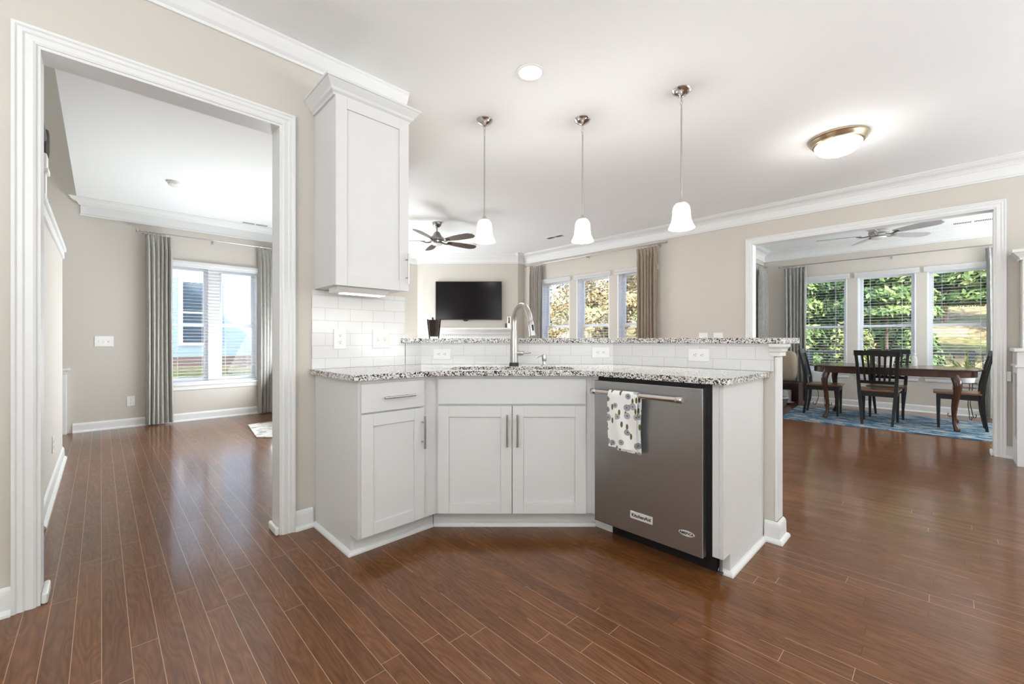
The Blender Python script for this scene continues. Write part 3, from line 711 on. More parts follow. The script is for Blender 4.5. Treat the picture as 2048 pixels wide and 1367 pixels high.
# ------------------------------------------------------------------ base cabinets
def shaker(F, a0, a1, z0, z1, b, t=0.019, rail=0.062, rec=0.009):
    mb = MB(F)
    mb.box(a0, a0 + rail, b, b + t, z0, z1).box(a1 - rail, a1, b, b + t, z0, z1)
    mb.box(a0 + rail, a1 - rail, b, b + t, z0, z0 + rail).box(a0 + rail, a1 - rail, b, b + t, z1 - rail, z1)
    mb.box(a0 + rail, a1 - rail, b + rec, b + t, z0 + rail, z1 - rail); return mb
def pull(F, p0, p1, b, parent, inset=0.035):
    p0 = Vector((p0[0], 0, p0[1])); p1 = Vector((p1[0], 0, p1[1])); d = (p1 - p0).normalized(); mb = MB(F); off = 0.030
    P = lambda q, bb: (q.x, bb, q.z)
    mb.tube([P(p0, b - off), P(p1, b - off)], 0.006, 12)
    for q in (p0 + d * inset, p1 - d * inset): mb.tube([P(q, b - off), P(q, b - 0.0005)], 0.0045, 10)
    return build(mb, 'handle', M['nickel'], parent, smooth=True)
# left run
L0, L1 = 0.908, 1.366
r = thing('base_cabinet', 'narrow white base cabinet with one drawer over one door, left of the sink', 'cabinet', (L0, 2.02, 0), 'base cabinets')
mb = MB(); mb.prism([(2.022, 0.1), (2.105, 0.1), (2.105, 0), (2.598, 0), (2.598, 0.8905), (2.022, 0.8905)], L0, L0 + 0.018, 'a')
build(mb, 'side_panel', M['cab'], r, bevel=0.001)
build(MB().prism([(L0 + 0.0185, 2.022), (1.3712, 2.022), (1.360, 2.06), (1.360, 2.596), (L0 + 0.0185, 2.596)], 0.105, 0.8905), 'carcass', M['cab'], r)
build(MB().prism([(L0 + 0.0185, 2.105), (1.400, 2.105), (1.400, 2.118), (L0 + 0.0185, 2.118)], 0, 0.1045), 'toe_kick', M['cab'], r)
d = build(MB().box(0.918, 1.277, 2.002, 2.0215, 0.728, 0.872), 'drawer_front', M['cab'], r, bevel=0.002)
pull(W0, (1.026, 0.798), (1.204, 0.798), 2.002, d)
d = build(shaker(W0, 0.918, 1.277, 0.112, 0.720, 2.002), 'door', M['cab'], r, bevel=0.0015)
pull(W0, (1.262, 0.50), (1.262, 0.677), 2.002, d)
trim(MB().sweep([(L0, 2.5985), (L0, 2.104), (1.392, 2.104)][::-1], shoe_(), XY))
# sink base in the corner
r = thing('base_cabinet', 'wide white sink base with a false drawer front and two doors', 'cabinet', DG((0, 2.4, 0)), 'base cabinets')
poly = [DGp(-0.430, 2.405), DGp(0.455, 2.405), (2.02, 1.392), (2.60, 1.392), (2.60, 1.64), (1.63, 2.59), (1.369, 2.59), (1.369, 2.03)]
build(MB().prism([DGp(-0.4295, 2.405), DGp(0.4545, 2.405), DGp(0.4545, 2.42), DGp(-0.4295, 2.42)], 0.105, 0.8905), 'face_frame', M['cab'], r)
build(MB(DG).box(-0.34, 0.34, 2.4205, 2.423, 0.105, 0.69), 'carcass', M['cab'], r)
build(MB(DG).prism([(-0.464, 2.485), (0.494, 2.485), (0.484, 2.498), (-0.452, 2.498)], 0, 0.1045), 'toe_kick', M['cab'], r)
build(MB().box(2.078, 2.092, 1.314, 1.43, 0, 0.1045), 'toe_return', M['cab'], r)
build(MB(DG).box(-0.419, 0.419, 2.385, 2.4045, 0.728, 0.872), 'false_drawer_front', M['cab'], r, bevel=0.002)
build(MB().prism([DGp(0.4546, 2.405), (2.006, 1.3645), (2.03, 1.3645), DGp(0.4546, 2.425)], 0.105, 0.8905), 'filler', M['cab'], r)
d = build(shaker(DG, -0.419, -0.0015, 0.109, 0.718, 2.385), 'door', M['cab'], r, bevel=0.0015)
pull(DG, (-0.028, 0.493), (-0.028, 0.673), 2.385, d)
d = build(shaker(DG, 0.0025, 0.419, 0.109, 0.718, 2.385), 'door', M['cab'], r, bevel=0.0015)
pull(DG, (0.030, 0.493), (0.030, 0.673), 2.385, d)
trim(MB(DG).sweep([(0.488, 2.484), (-0.458, 2.484)], [(o, t) for o, t in shoe_()], XY))
# right end: filler stile and the big end panel
r = thing('end_panel', 'tall white cabinet end panel right of the dishwasher', 'cabinet panel', (2.0, 0.72, 0))
mb = MB(); mb.prism([(2.004, 0.1), (2.09, 0.1), (2.09, 0), (2.608, 0), (2.608, 0.8905), (2.004, 0.8905)], 0.694, 0.712, 'b')
build(mb, 'panel', M['cab'], r, bevel=0.001)
build(MB().box(2.004, 2.024, 0.7125, 0.742, 0.1, 0.8905), 'stile', M['cab'], r, bevel=0.001)
build(MB().box(2.09, 2.105, 0.7125, 0.742, 0.0, 0.1), 'toe_block', M['cab'], r)
trim(MB().sweep([(2.609, 0.6935), (2.089, 0.6935), (2.089, 0.742)], shoe_(), XY))

# ------------------------------------------------------------------ dishwasher
r = thing('dishwasher', 'stainless steel dishwasher with a bar handle, built in under the counter', 'dishwasher', (2.0, 1.06, 0))
A0, A1 = -1.362, -0.771
build(MB(RT).box(A0, -0.7465, 2.012, 2.56, 0.115, 0.886), 'tub', M['black'], r)
build(MB(RT).box(-1.312, -0.7465, 2.075, 2.09, 0.0, 0.114), 'kick_plate', M['black'], r)
mb = MB(RT); mb.tube([(-0.728, 2.07, 0.015), (-0.728, 2.07, 0.10)], 0.008, 8).box(-0.74, -0.716, 2.055, 2.085, 0.0, 0.012)
build(mb, 'leveling_leg', M['pewter'], r)
door = build(MB(RT).box(A0, A1, 1.970, 2.0115, 0.090, 0.868), 'door', M['steel'], r, bevel=0.003)
h = MB(RT); zh = 0.812; ah0, ah1 = -1.352, -0.845; bh = 1.922
h.tube([(ah0 + 0.028, bh, zh), (ah1 - 0.028, bh, zh)], 0.0128, 16)
hd = build(h, 'handle', M['steelbar'], door, smooth=True)
for a, sgn in ((ah0, 1), (ah1, -1)):
    e = MB(RT).tube([(a, bh, zh), (a + sgn * 0.003, bh, zh), (a + sgn * 0.028, bh, zh), (a + sgn * 0.030, bh, zh), (a + sgn * 0.033, bh, zh)], [0.013, 0.0155, 0.0155, 0.014, 0.0115], 18)
    e.prism([(a + sgn * 0.006, bh), (a + sgn * 0.026, bh), (a + sgn * 0.036, 1.9695), (a - sgn * 0.004, 1.9695)], zh - 0.009, zh + 0.009, 'z')
    build(e, 'handle_bracket', M['chrome'], door, smooth=True)
# brand plate and oval sticker
M['oval'] = mat('pale_sticker', (0.66, 0.66, 0.64), 0.4)
build(MB(RT).box(-1.139, -1.016, 1.9665, 1.9695, 0.170, 0.208), 'name_plate', M['oval'], door, bevel=0.001)
M['platetext'] = mat('dark_plate_lettering', (0.02, 0.02, 0.02), 0.4)
def text(body, a, z, b, size, m, parent, bold=0.0, sx=1.0):
    cu = bpy.data.curves.new('lettering', 'FONT'); cu.body = body; cu.size = size; cu.align_x = 'CENTER'; cu.align_y = 'CENTER'; cu.extrude = 0.0004; cu.offset = bold
    tmp = bpy.data.objects.new('tmp_text', cu); me = bpy.data.meshes.new_from_object(tmp); bpy.data.objects.remove(tmp)
    o = bpy.data.objects.new('lettering', me); C.objects.link(o); me.materials.clear(); me.materials.append(m)
    p = Vector(RT((a, b, z))); o.parent = parent
    o.location = p - Vector(OFF[parent.name]); o.rotation_euler = (R(90), 0, R(-90)); o.scale = (sx, 1, 1); OFF[o.name] = OFF[parent.name]; return o
text('KitchenAid', -1.0775, 0.189, 1.9662, 0.0235, M['platetext'], door, 0.0006)
ov = MB(RT); n = 28; ctr = (-0.846, 0.183)
ov.prism([(ctr[0] + 0.038 * math.cos(2 * math.pi * i / n), ctr[1] + 0.0135 * math.sin(2 * math.pi * i / n)) for i in range(n)], 1.9685, 1.9695, 'b')
build(ov, 'oval_badge', M['oval'], door)
text('AMERICA', ctr[0], ctr[1], 1.9682, 0.0165, M['platetext'], door, 0.0006, 0.95)
# towel over the bar: front flap short, back flap longer, a fold down the right side
def towel_fn(u, v):
    a = -1.232 + 0.165 * u
    s = v * 0.62 - 0.30                         # length along the cloth, 0 at the top of the bar
    rr = 0.0165; half = math.pi / 2 * rr
    wob = 0.004 * math.sin(9 * u + 6 * v) + 0.006 * (u - 0.5) * math.sin(14 * v)
    if s < -half: z = zh + (s + half); b = bh - rr - 0.006 * math.sin(3 * u + 1) * min(1, (-s) * 6) + wob * min(1, -s * 8)
    elif s > half: z = zh - (s - half); b = bh + rr * 0.8 - 0.006 * min(1, s * 5) + wob * 0.3
    else: t = s / half * math.pi / 2; z = zh + rr * math.cos(t); b = bh + rr * math.sin(t)
    if s > half: a += 0.012 + 0.012 * min(1, s * 4); a = a + (u - 0.5) * -0.02
    a += 0.006 * math.sin(5 * z * 3 + u * 2) * (1 if abs(s) > half else 0)
    return (a, b, z)
tw = build(MB(RT).grid(towel_fn, 26, 70), 'dish_towel', M['towel'], smooth=True, solid=0.003)
tag(tw, 'white dish towel with blueberries and leaves, draped over the dishwasher handle', 'towel')

# ------------------------------------------------------------------ upper cabinet
r = thing('wall_cabinet', 'tall white wall cabinet with one shaker door left of the bar', 'cabinet', (0.905, 2.30, 1.39))
build(MB().box(0.905, 1.345, 2.302, LW - 0.0015, 1.392, 2.435), 'carcass', M['cab'], r, bevel=0.001)
d = build(shaker(W0, 0.903, 1.345, 1.388, 2.418, 2.282), 'door', M['cab'], r, bevel=0.0015)
pull(W0, (1.327, 1.432), (1.327, 1.612), 2.282, d)
cp = [(0, 2.412), (0.010, 2.412), (0.012, 2.424), (0.024, 2.434), (0.030, 2.446), (0.050, 2.470), (0.056, 2.478), (0.062, 2.480), (0.062, 2.492), (0, 2.492)]
build(MB().sweep([(1.346, LW - 0.0015), (1.346, 2.3015), (0.904, 2.3015), (0.904, LW - 0.0015)], cp, XY), 'crown', M['cab'], r)
build(MB().box(0.906, 1.344, 2.303, LW - 0.002, 2.4355, 2.49), 'top_filler', M['cab'], r)
r = thing('under_cabinet_light', 'slim lit strip light under the wall cabinet', 'light', (1.1, 2.42, 1.39))
mb = MB(); mb.prism([(2.345, 1.3915), (2.475, 1.3915), (2.475, 1.362), (2.38, 1.362)], 0.94, 1.255, 'a')
build(mb, 'housing', M['plastic'], r, bevel=0.002)
build(MB().box(0.99, 1.245, 2.39, 2.46, 1.358, 1.3615), 'lens', M['strip'], r)

# ------------------------------------------------------------------ faucet and soap pump
FX = (0.004 / 843.2 * 2.81, 2.81)
fa, fbk = (1028 - 1024) / 843.2 * 2.81, 2.81
r = thing('kitchen_faucet', 'tall brushed nickel pull-down faucet behind the sink', 'faucet', DG((fa, fbk, 0.92)))
mb = MB(DG).lathe([(0, 0.0225), (0.0275, 0.0225), (0.0275, 0.13), (0.0262, 0.19), (0.0232, 0.235), (0.0222, 0.239), (0, 0.239)], (fa, fbk, 0.92), 28)
build(mb, 'body', M['nickel'], r, smooth=True)
build(MB(DG).lathe([(0, 0.0005), (0.0325, 0.0005), (0.0325, 0.004), (0.0298, 0.022), (0, 0.022)], (fa, fbk, 0.92), 28), 'base_ring', M['iron'], r, smooth=True)
dx, dy = 0.105, -0.175; pts = []
for k in range(21):
    t = k / 20 * math.pi * 0.93; f = (1 - math.cos(t)) / 2
    pts.append((fa + dx * f, fbk + dy * f, 1.158 + 0.045 + 0.122 * math.sin(t) - 0.02 * f))
pts = [(fa, fbk, 1.1595), (fa, fbk, 1.185)] + pts
build(MB(DG).tube(pts, [0.0212] * 2 + [0.0206 - 0.005 * k / 20 for k in range(21)], 16), 'spout', M['nickel'], r, smooth=True)
e = Vector(pts[-1]); dd = (Vector(pts[-1]) - Vector(pts[-3])).normalized(); dd = (dd + Vector((0.02, -0.02, -0.4))).normalized()
P = lambda k: tuple(e + dd * k)
sp_ = build(MB(DG).tube([P(0.0), P(0.004), P(0.03), P(0.07), P(0.098), P(0.101)], [0.0155, 0.0172, 0.019, 0.0205, 0.0225, 0.020], 18), 'spray_head', M['chrome'], r, smooth=True)
build(MB(DG).tube([P(0.1012), P(0.1022)], 0.0195, 18), 'spray_face', M['pewter'], sp_, smooth=True)
q = e + dd * 0.045 + Vector((0.006, -0.0185, 0.0)); build(MB(DG).tube([tuple(q - dd * 0.02), tuple(q + dd * 0.016)], 0.0055, 10), 'button', M['black'], sp_, smooth=True)
zl = 1.005
build(MB(DG).tube([(fa + 0.02, fbk, zl), (fa + 0.044, fbk, zl), (fa + 0.046, fbk, zl), (fa + 0.060, fbk, zl), (fa + 0.066, fbk, zl)], [0.0195, 0.0192, 0.0165, 0.0190, 0.008], 18), 'valve', M['nickel'], r, smooth=True)
build(MB(DG).tube([(fa + 0.062, fbk, zl + 0.001), (fa + 0.075, fbk - 0.004, zl + 0.003), (fa + 0.112, fbk - 0.02, zl + 0.004)], [0.009, 0.007, 0.0058], 10), 'lever', M['nickel'], r, smooth=True)
sa = (1088.5 - 1024) / 843.2 * 2.80
r = thing('soap_dispenser', 'small nickel soap pump right of the faucet', 'soap dispenser', DG((sa, 2.80, 0.92)))
build(MB(DG).lathe([(0, 0.0005), (0.023, 0.0005), (0.023, 0.005), (0.012, 0.010), (0.0105, 0.030), (0, 0.030)], (sa, 2.80, 0.92), 20), 'base', M['nickel'], r, smooth=True)
build(MB(DG).lathe([(0, 0.0305), (0.014, 0.0305), (0.0155, 0.036), (0.0155, 0.070), (0.013, 0.076), (0, 0.076)], (sa, 2.80, 0.92), 20), 'pump_head', M['nickel'], r, smooth=True)
build(MB(DG).tube([(sa - 0.008, 2.80, 0.990), (sa - 0.030, 2.795, 0.986), (sa - 0.052, 2.79, 0.974)], [0.006, 0.005, 0.004], 10), 'spout', M['nickel'], r, smooth=True)

# ------------------------------------------------------------------ outlets and switches
def outlet(F, a, b, z, label, group='duplex outlets', horiz=False):
    r = thing('wall_outlet', label, 'outlet', F((a, b, z)), group)
    w_, h_ = (0.062, 0.038) if horiz else (0.038, 0.062)
    build(MB(F).box(a - w_, a + w_, b - 0.006, b - 0.0006, z - h_, z + h_), 'cover_plate', M['plastic'], r, bevel=0.003)
    for k in (-1, 1):
        ca, cz = (a + k * 0.021, z) if horiz else (a, z + k * 0.021); n = 20
        pl = []
        for i in range(n):
            x, y = 0.0165 * math.cos(2 * math.pi * i / n), 0.0165 * math.sin(2 * math.pi * i / n)
            if horiz: x = max(-0.0125, min(0.0125, x))
            else: y = max(-0.0125, min(0.0125, y))
            pl.append((ca + x, cz + y))
        rc = build(MB(F).prism(pl, b - 0.0085, b - 0.0062, 'b'), 'receptacle', M['plastic'], r)
        sl = MB(F)
        for p, q, hw, hh in (((-0.005, 0.004, 0.001, 0.0042)), ((0.005, 0.004, 0.001, 0.0035)), ((0, -0.006, 0.0022, 0.0022))):
            if horiz: p, q, hw, hh = q, -p, hh, hw
            sl.box(ca + p - hw, ca + p + hw, b - 0.0089, b - 0.0086, cz + q - hh, cz + q + hh)
        build(sl, 'slots', M['hole'], rc)
    return r
def switch(F, a, b, z, gangs, label, group='wall switches', toggle=True):
    r = thing('light_switch', label, 'light switch', F((a, b, z)), group); w_ = 0.038 + 0.023 * (gangs - 1)
    build(MB(F).box(a - w_, a + w_, b - 0.006, b - 0.0006, z - 0.062, z + 0.062), 'cover_plate', M['plastic'], r, bevel=0.003)
    for k in range(gangs):
        ca = a + (k - (gangs - 1) / 2) * 0.046
        build(MB(F).prism([(b - 0.0062, z - 0.012), (b - 0.0062, z + 0.012), (b - 0.016, z - 0.002), (b - 0.016, z - 0.010)], ca - 0.004, ca + 0.004, 'a'), 'toggle', M['plastic'], r)
    return r
bt = LW - 0.0075
outlet(W0, 1.050, bt, 1.098, 'upright white outlet on the tile under the wall cabinet')
switch(W0, 1.322, bt, 1.100, 2, 'double toggle switch on the tile beside the bar top')
outlet(DG, (884 - 1024) / 843.2 * 2.993, 2.993, 0.992, 'sideways outlet in the splash left of the faucet', horiz=True)
outlet(DG, (1201 - 1024) / 843.2 * 2.993, 2.993, 1.003, 'sideways outlet in the splash between the soap pump and dishwasher', horiz=True)
outlet(RT, -1.043, 2.6035, 1.0, 'sideways outlet in the splash over the dishwasher end', horiz=True)
outlet(W0, 0.268, HW, 0.325, 'low outlet on the far wall of the left room')
switch(W0, 0.026, HW, 1.078, 3, 'triple toggle switch on the far wall of the left room')
outlet(Frame((0, 1), (-1, 0)), 4.55, 0.255, 0.33, 'low outlet on the stair side wall beyond the left opening')
switch(RT, -2.35, RW, 1.13, 2, 'left one of two double switches on the wall behind the bar', 'switch pair behind the bar')
switch(RT, -2.15, RW, 1.13, 2, 'right one of two double switches behind the bar, nearest the dining casing', 'switch pair behind the bar')

# ------------------------------------------------------------------ pendants and ceiling lights
def bulb_light(parent, x, y, z, power, rad=0.03):
    l = bpy.data.lights.new('bulb_light', 'POINT'); l.energy = power; l.shadow_soft_size = rad; l.color = (1, 0.97, 0.93)
    o = bpy.data.objects.new('bulb_light', l); C.objects.link(o); o.parent = parent; o.location = Vector((x, y, z)) - Vector(OFF[parent.name])
def pendant(x, y, label):
    r = thing('pendant_light', label, 'pendant light', (x, y, CEIL), 'pendants over the bar'); zb = 1.84; F = Frame(o=(x, y, 0))
    build(MB(F).lathe([(0, CEIL - 0.001), (0.062, CEIL - 0.001), (0.064, CEIL - 0.006), (0.058, CEIL - 0.016), (0.038, CEIL - 0.032), (0.014, CEIL - 0.041), (0.009, CEIL - 0.050), (0, CEIL - 0.052)], (0, 0, 0), 32), 'canopy', M['chrome'], r, smooth=True)
    ch = MB(F)
    for k in range(3):
        zc = CEIL - 0.062 - 0.024 * k; n = 12; ang = (k % 2) * math.pi / 2
        ch.tube([(0.007 * math.cos(2 * math.pi * i / n) * math.cos(ang), 0.007 * math.cos(2 * math.pi * i / n) * math.sin(ang), zc + 0.014 * math.sin(2 * math.pi * i / n)) for i in range(n + 1)], 0.0022, 6, False)
    build(ch, 'chain', M['nickel'], r, smooth=True)
    build(MB(F).tube([(0, 0, CEIL - 0.122), (0, 0, zb + 0.19)], 0.0055, 10), 'stem', M['nickel'], r, smooth=True)
    build(MB(F).lathe([(0, 0.205), (0.006, 0.205), (0.010, 0.195), (0.013, 0.185), (0.030, 0.172), (0.030, 0.166), (0, 0.166)], (0, 0, zb), 24), 'socket_cap', M['nickel'], r, smooth=True)
    sh = build(MB(F).lathe([(0.022, 0.168), (0.038, 0.160), (0.049, 0.145), (0.054, 0.12), (0.056, 0.085), (0.059, 0.06), (0.066, 0.038), (0.077, 0.016), (0.083, 0.003), (0.083, 0.0)], (0, 0, zb), 36), 'shade', M['shade'], r, smooth=True, solid=0.003)
    build(MB(F).lathe([(0, 0.03), (0.016, 0.034), (0.026, 0.05), (0.027, 0.07), (0.02, 0.10), (0.013, 0.125), (0.013, 0.165), (0, 0.165)], (0, 0, zb), 20), 'bulb', M['bulb'], r, smooth=True)
    bulb_light(r, x, y, zb + 0.125, 86)
pendant(2.097, 2.452, 'leftmost of the three bell pendants over the bar')
pendant(2.621, 1.921, 'middle one of the three bell pendants over the bar')
pendant(2.793, 1.234, 'rightmost bell pendant, hanging nearest over the dishwasher end')
def can(x, y, label, group, rr=0.092):
    r = thing('recessed_light', label, 'recessed light', (x, y, CEIL), group); F = Frame(o=(x, y, 0))
    build(MB(F).lathe([(rr, CEIL - 0.0008), (rr, CEIL - 0.004), (rr - 0.006, CEIL - 0.007), (rr * 0.78, CEIL - 0.005), (rr * 0.76, CEIL - 0.0008)], (0, 0, 0), 36), 'trim_ring', M['plastic'], r, smooth=True)
    build(MB(F).lathe([(0, CEIL - 0.0036), (rr * 0.755, CEIL - 0.0036), (rr * 0.755, CEIL - 0.001), (0, CEIL - 0.001)], (0, 0, 0), 32), 'lens', M['lens'], r)
can(1.931, 1.815, 'round recessed light in the kitchen ceiling', 'recessed lights')
r = thing('ceiling_light', 'flush ceiling light with a brass rim and glowing glass bowl', 'ceiling light', (4.378, 0.617, CEIL)); F = Frame(o=(4.378, 0.617, CEIL))
build(MB(F).lathe([(0, -0.001), (0.205, -0.001), (0.205, -0.012), (0.196, -0.02), (0.192, -0.034), (0.180, -0.042), (0.176, -0.056), (0.160, -0.060), (0.155, -0.052), (0, -0.05)], (0, 0, 0), 48), 'rim', M['brass'], r, smooth=True)
bw = build(MB(F).lathe([(0.160, -0.058), (0.158, -0.075), (0.145, -0.098), (0.115, -0.122), (0.075, -0.137), (0.03, -0.143), (0, -0.144)], (0, 0, 0), 48), 'glass_bowl', M['bowl'], r, smooth=True, solid=0.004)
build(MB(F).lathe([(0, -0.146), (0.02, -0.147), (0.018, -0.154), (0.006, -0.158), (0.008, -0.166), (0, -0.17)], (0, 0, 0), 18), 'finial', M['brass'], r, smooth=True)
bulb_light(r, 4.378, 0.617, CEIL - 0.24, 7, 0.1)
for dx_ in (-0.06, 0.06): build(MB(F).ball((dx_, 0.0, -0.095), 0.022), 'bulb', M['bulb'], r, smooth=True)
def smoke(x, y, z, label, rr=0.065):
    r = thing('smoke_detector', label, 'smoke detector', (x, y, z)); F = Frame(o=(x, y, z))
    build(MB(F).lathe([(0, -0.0008), (rr, -0.0008), (rr, -0.016), (rr - 0.004, -0.018), (0, -0.018)], (0, 0, 0), 32), 'mount', M['plastic'], r, smooth=True)
    build(MB(F).lathe([(0, -0.0185), (rr - 0.006, -0.0185), (rr - 0.008, -0.034), (rr - 0.02, -0.042), (0, -0.044)], (0, 0, 0), 32), 'cover', M['plastic'], r, smooth=True)
smoke(0.563, 5.711, CEIL, 'round white smoke detector on the left room ceiling')
# little globe spotlight behind the fan
r = thing('ceiling_spotlight', 'small white ceiling spotlight glowing below the living room fan', 'ceiling light', (4.643, 5.778, CEIL)); F = Frame(o=(4.643, 5.778, CEIL))
build(MB(F).lathe([(0, -0.001), (0.085, -0.001), (0.085, -0.02), (0.075, -0.03), (0, -0.03)], (0, 0, 0), 24), 'rim', M['plastic'], r, smooth=True)
build(MB(F).lathe([(0, -0.0305), (0.07, -0.0305), (0.06, -0.055), (0.03, -0.07), (0, -0.072)], (0, 0, 0), 24), 'lens', M['lens'], r, smooth=True)
def vent(F, a, b, z, la, lb, label):
    r = thing('ceiling_vent', label, 'vent', F((a, b, z)), 'ceiling vents')
    build(MB(F).box(a - la, a + la, b - lb, b + lb, z - 0.006, z - 0.0008), 'frame', M['plastic'], r, bevel=0.002)
    g = MB(F); n = 2
    for h0, h1 in ((-0.92, -0.06), (0.06, 0.92)):
        for k in range(11):
            a0 = a + la * (h0 + (h1 - h0) * k / 11); g.box(a0, a0 + la * 0.045, b - lb * 0.7, b + lb * 0.7, z - 0.0068, z - 0.0061)
    build(g, 'grille', M['hole'], r)
vent(RT, -4.413, 5.277, CEIL, 0.17, 0.06, 'white ceiling vent in the living room above the windows')
vent(W0, 1.60, 6.96, CEIL, 0.17, 0.05, 'white ceiling vent by the crown in the left room')
vent(RT, 0.274, 8.55, 2.72, 0.20, 0.06, 'white ceiling vent in the dining bay')

# ------------------------------------------------------------------ ceiling fans
def fan(x, y, ztop, zblade, label, bm_, tips, metal, stem=True, blade_r=0.66):
    r = thing('ceiling_fan', label, 'ceiling fan', (x, y, ztop), 'ceiling fans'); F = Frame(o=(x, y, zblade)); H = ztop - zblade
    build(MB(F).lathe([(0, H - 0.001), (0.068, H - 0.001), (0.068, H - 0.01), (0.060, H - 0.035), (0.04, H - 0.058), (0.02, H - 0.066), (0, H - 0.066)], (0, 0, 0), 28), 'canopy', metal, r, smooth=True)
    if stem: build(MB(F).tube([(0, 0, H - 0.064), (0, 0, 0.135)], 0.011, 12), 'downrod', metal, r, smooth=True)
    build(MB(F).lathe([(0, 0.14), (0.03, 0.138), (0.05, 0.11), (0.07, 0.075), (0.098, 0.055), (0.104, 0.04), (0.104, 0.018), (0.09, 0.006), (0.09, -0.02), (0.08, -0.03), (0, -0.03)], (0, 0, 0), 36), 'motor', metal, r, smooth=True)
    build(MB(F).lathe([(0, -0.0305), (0.078, -0.0305), (0.07, -0.045), (0.04, -0.055), (0, -0.058)], (0, 0, 0), 28), 'light_cap', M['grey_ceramic'], r, smooth=True)
    for ang in tips:
        ca, sa_ = math.cos(ang), math.sin(ang); FB = Frame((ca, sa_), (-sa_, ca), (x, y, zblade))
        iron = MB(FB).tube([(0.075, 0, 0.0), (0.11, 0, -0.012), (0.15, 0, -0.016), (0.19, 0, -0.008), (0.23, 0, 0.0)], [0.016, 0.02, 0.018, 0.022, 0.012], 10, True, 0.5)
        bl = MB(FB); tilt = -math.tan(R(13)); prof = [(0.17, 0.034), (0.22, 0.046), (0.34, 0.062), (0.46, 0.069), (0.56, 0.069), (blade_r - 0.055, 0.066), (blade_r, 0.030)]
        up = [(a, hw) for a, hw in prof]; pl = up + [(a, -hw) for a, hw in reversed(prof)]
        lo = [bl.v((a, b, b * tilt - 0.003 + 0.006)) for a, b in pl]; hi = [bl.v((a, b, b * tilt + 0.003 + 0.006)) for a, b in pl]; n = len(pl)
        bl.face(lo[::-1]); bl.face(hi)
        for i in range(n): bl.face([lo[i], lo[(i + 1) % n], hi[(i + 1) % n], hi[i]])
        b_ = build(bl, 'blade', bm_, r)
        build(iron, 'blade_iron', metal, b_, smooth=True)
lf = (3.442, 5.068); a0 = R(67)
fan(lf[0], lf[1], CEIL, 2.50, 'dark bladed ceiling fan hanging in the living room', M['bladewood'], [a0 + k * 2 * math.pi / 5 for k in range(5)], M['pewter'])
df = (7.164, 0.593); a0 = R(28)
fan(df[0], df[1], 2.72, 2.445, 'silver ceiling fan over the dining table', M['bladegrey'], [a0 + k * 2 * math.pi / 5 for k in range(5)], M['nickel'], stem=True, blade_r=0.65)

# ------------------------------------------------------------------ fireplace corner
r = thing('television', 'black flat television hung above the mantel', 'television', DG((-0.85, 8.25, 1.86)))
ta0, ta1 = (871 - 1024) / 843.2 * 8.2, (1003.5 - 1024) / 843.2 * 8.2; tz0, tz1 = 1.489, 2.234
build(MB(DG).box(ta0, ta1, 8.20, 8.255, tz0, tz1), 'housing', M['black'], r, bevel=0.006)
build(MB(DG).box(ta0 + 0.012, ta1 - 0.012, 8.1975, 8.1995, tz0 + 0.02, tz1 - 0.012), 'screen', M['screen'], r)
tm = (ta0 + ta1) / 2 - 0.06
build(MB(DG).prism([(tm - 0.06, tz0), (tm + 0.06, tz0), (tm + 0.03, tz0 - 0.028), (tm - 0.03, tz0 - 0.028)], 8.205, 8.24, 'b'), 'sensor_lip', M['black'], r, bevel=0.004)
build(MB(DG).box((ta0 + ta1) / 2 - 0.2, (ta0 + ta1) / 2 + 0.2, 8.2555, 8.2692, 1.72, 2.0), 'wall_bracket', M['black'], r)
r = thing('fireplace_mantel', 'white mantel with dentil moulding below the television', 'fireplace mantel', DG((-0.83, 8.27, 0)))
mz = 1.329; ma0, ma1 = -1.70, 0.06
build(MB(DG).box(ma0, ma1, 8.05, 8.2685, mz - 0.035, mz), 'shelf', M['trim'], r, bevel=0.006)
build(MB(DG).prism([(8.075, mz - 0.0355), (8.2685, mz - 0.0355), (8.2685, mz - 0.12), (8.17, mz - 0.12), (8.15, mz - 0.085)], ma0 + 0.03, ma1 - 0.03, 'a'), 'bed_moulding', M['trim'], r)
dn = MB(DG); k = ma0 + 0.10
while k < ma1 - 0.1: dn.box(k, k + 0.022, 8.155, 8.1815, mz - 0.155, mz - 0.1205); k += 0.042
build(dn, 'dentil_band', M['trim'], r)
build(MB(DG).box(ma0 + 0.08, ma1 - 0.08, 8.182, 8.2685, 0.85, mz - 0.1205), 'frieze', M['trim'], r)
for a in (ma0 + 0.08, ma1 - 0.30): build(MB(DG).box(a, a + 0.22, 8.17, 8.2685, 0.0, 0.8495), 'pilaster', M['trim'], r, bevel=0.003)
build(MB(DG).box(ma0 + 0.3005, ma1 - 0.3005, 8.235, 8.2685, 0.0, 0.8495), 'firebox', M['black'], r)
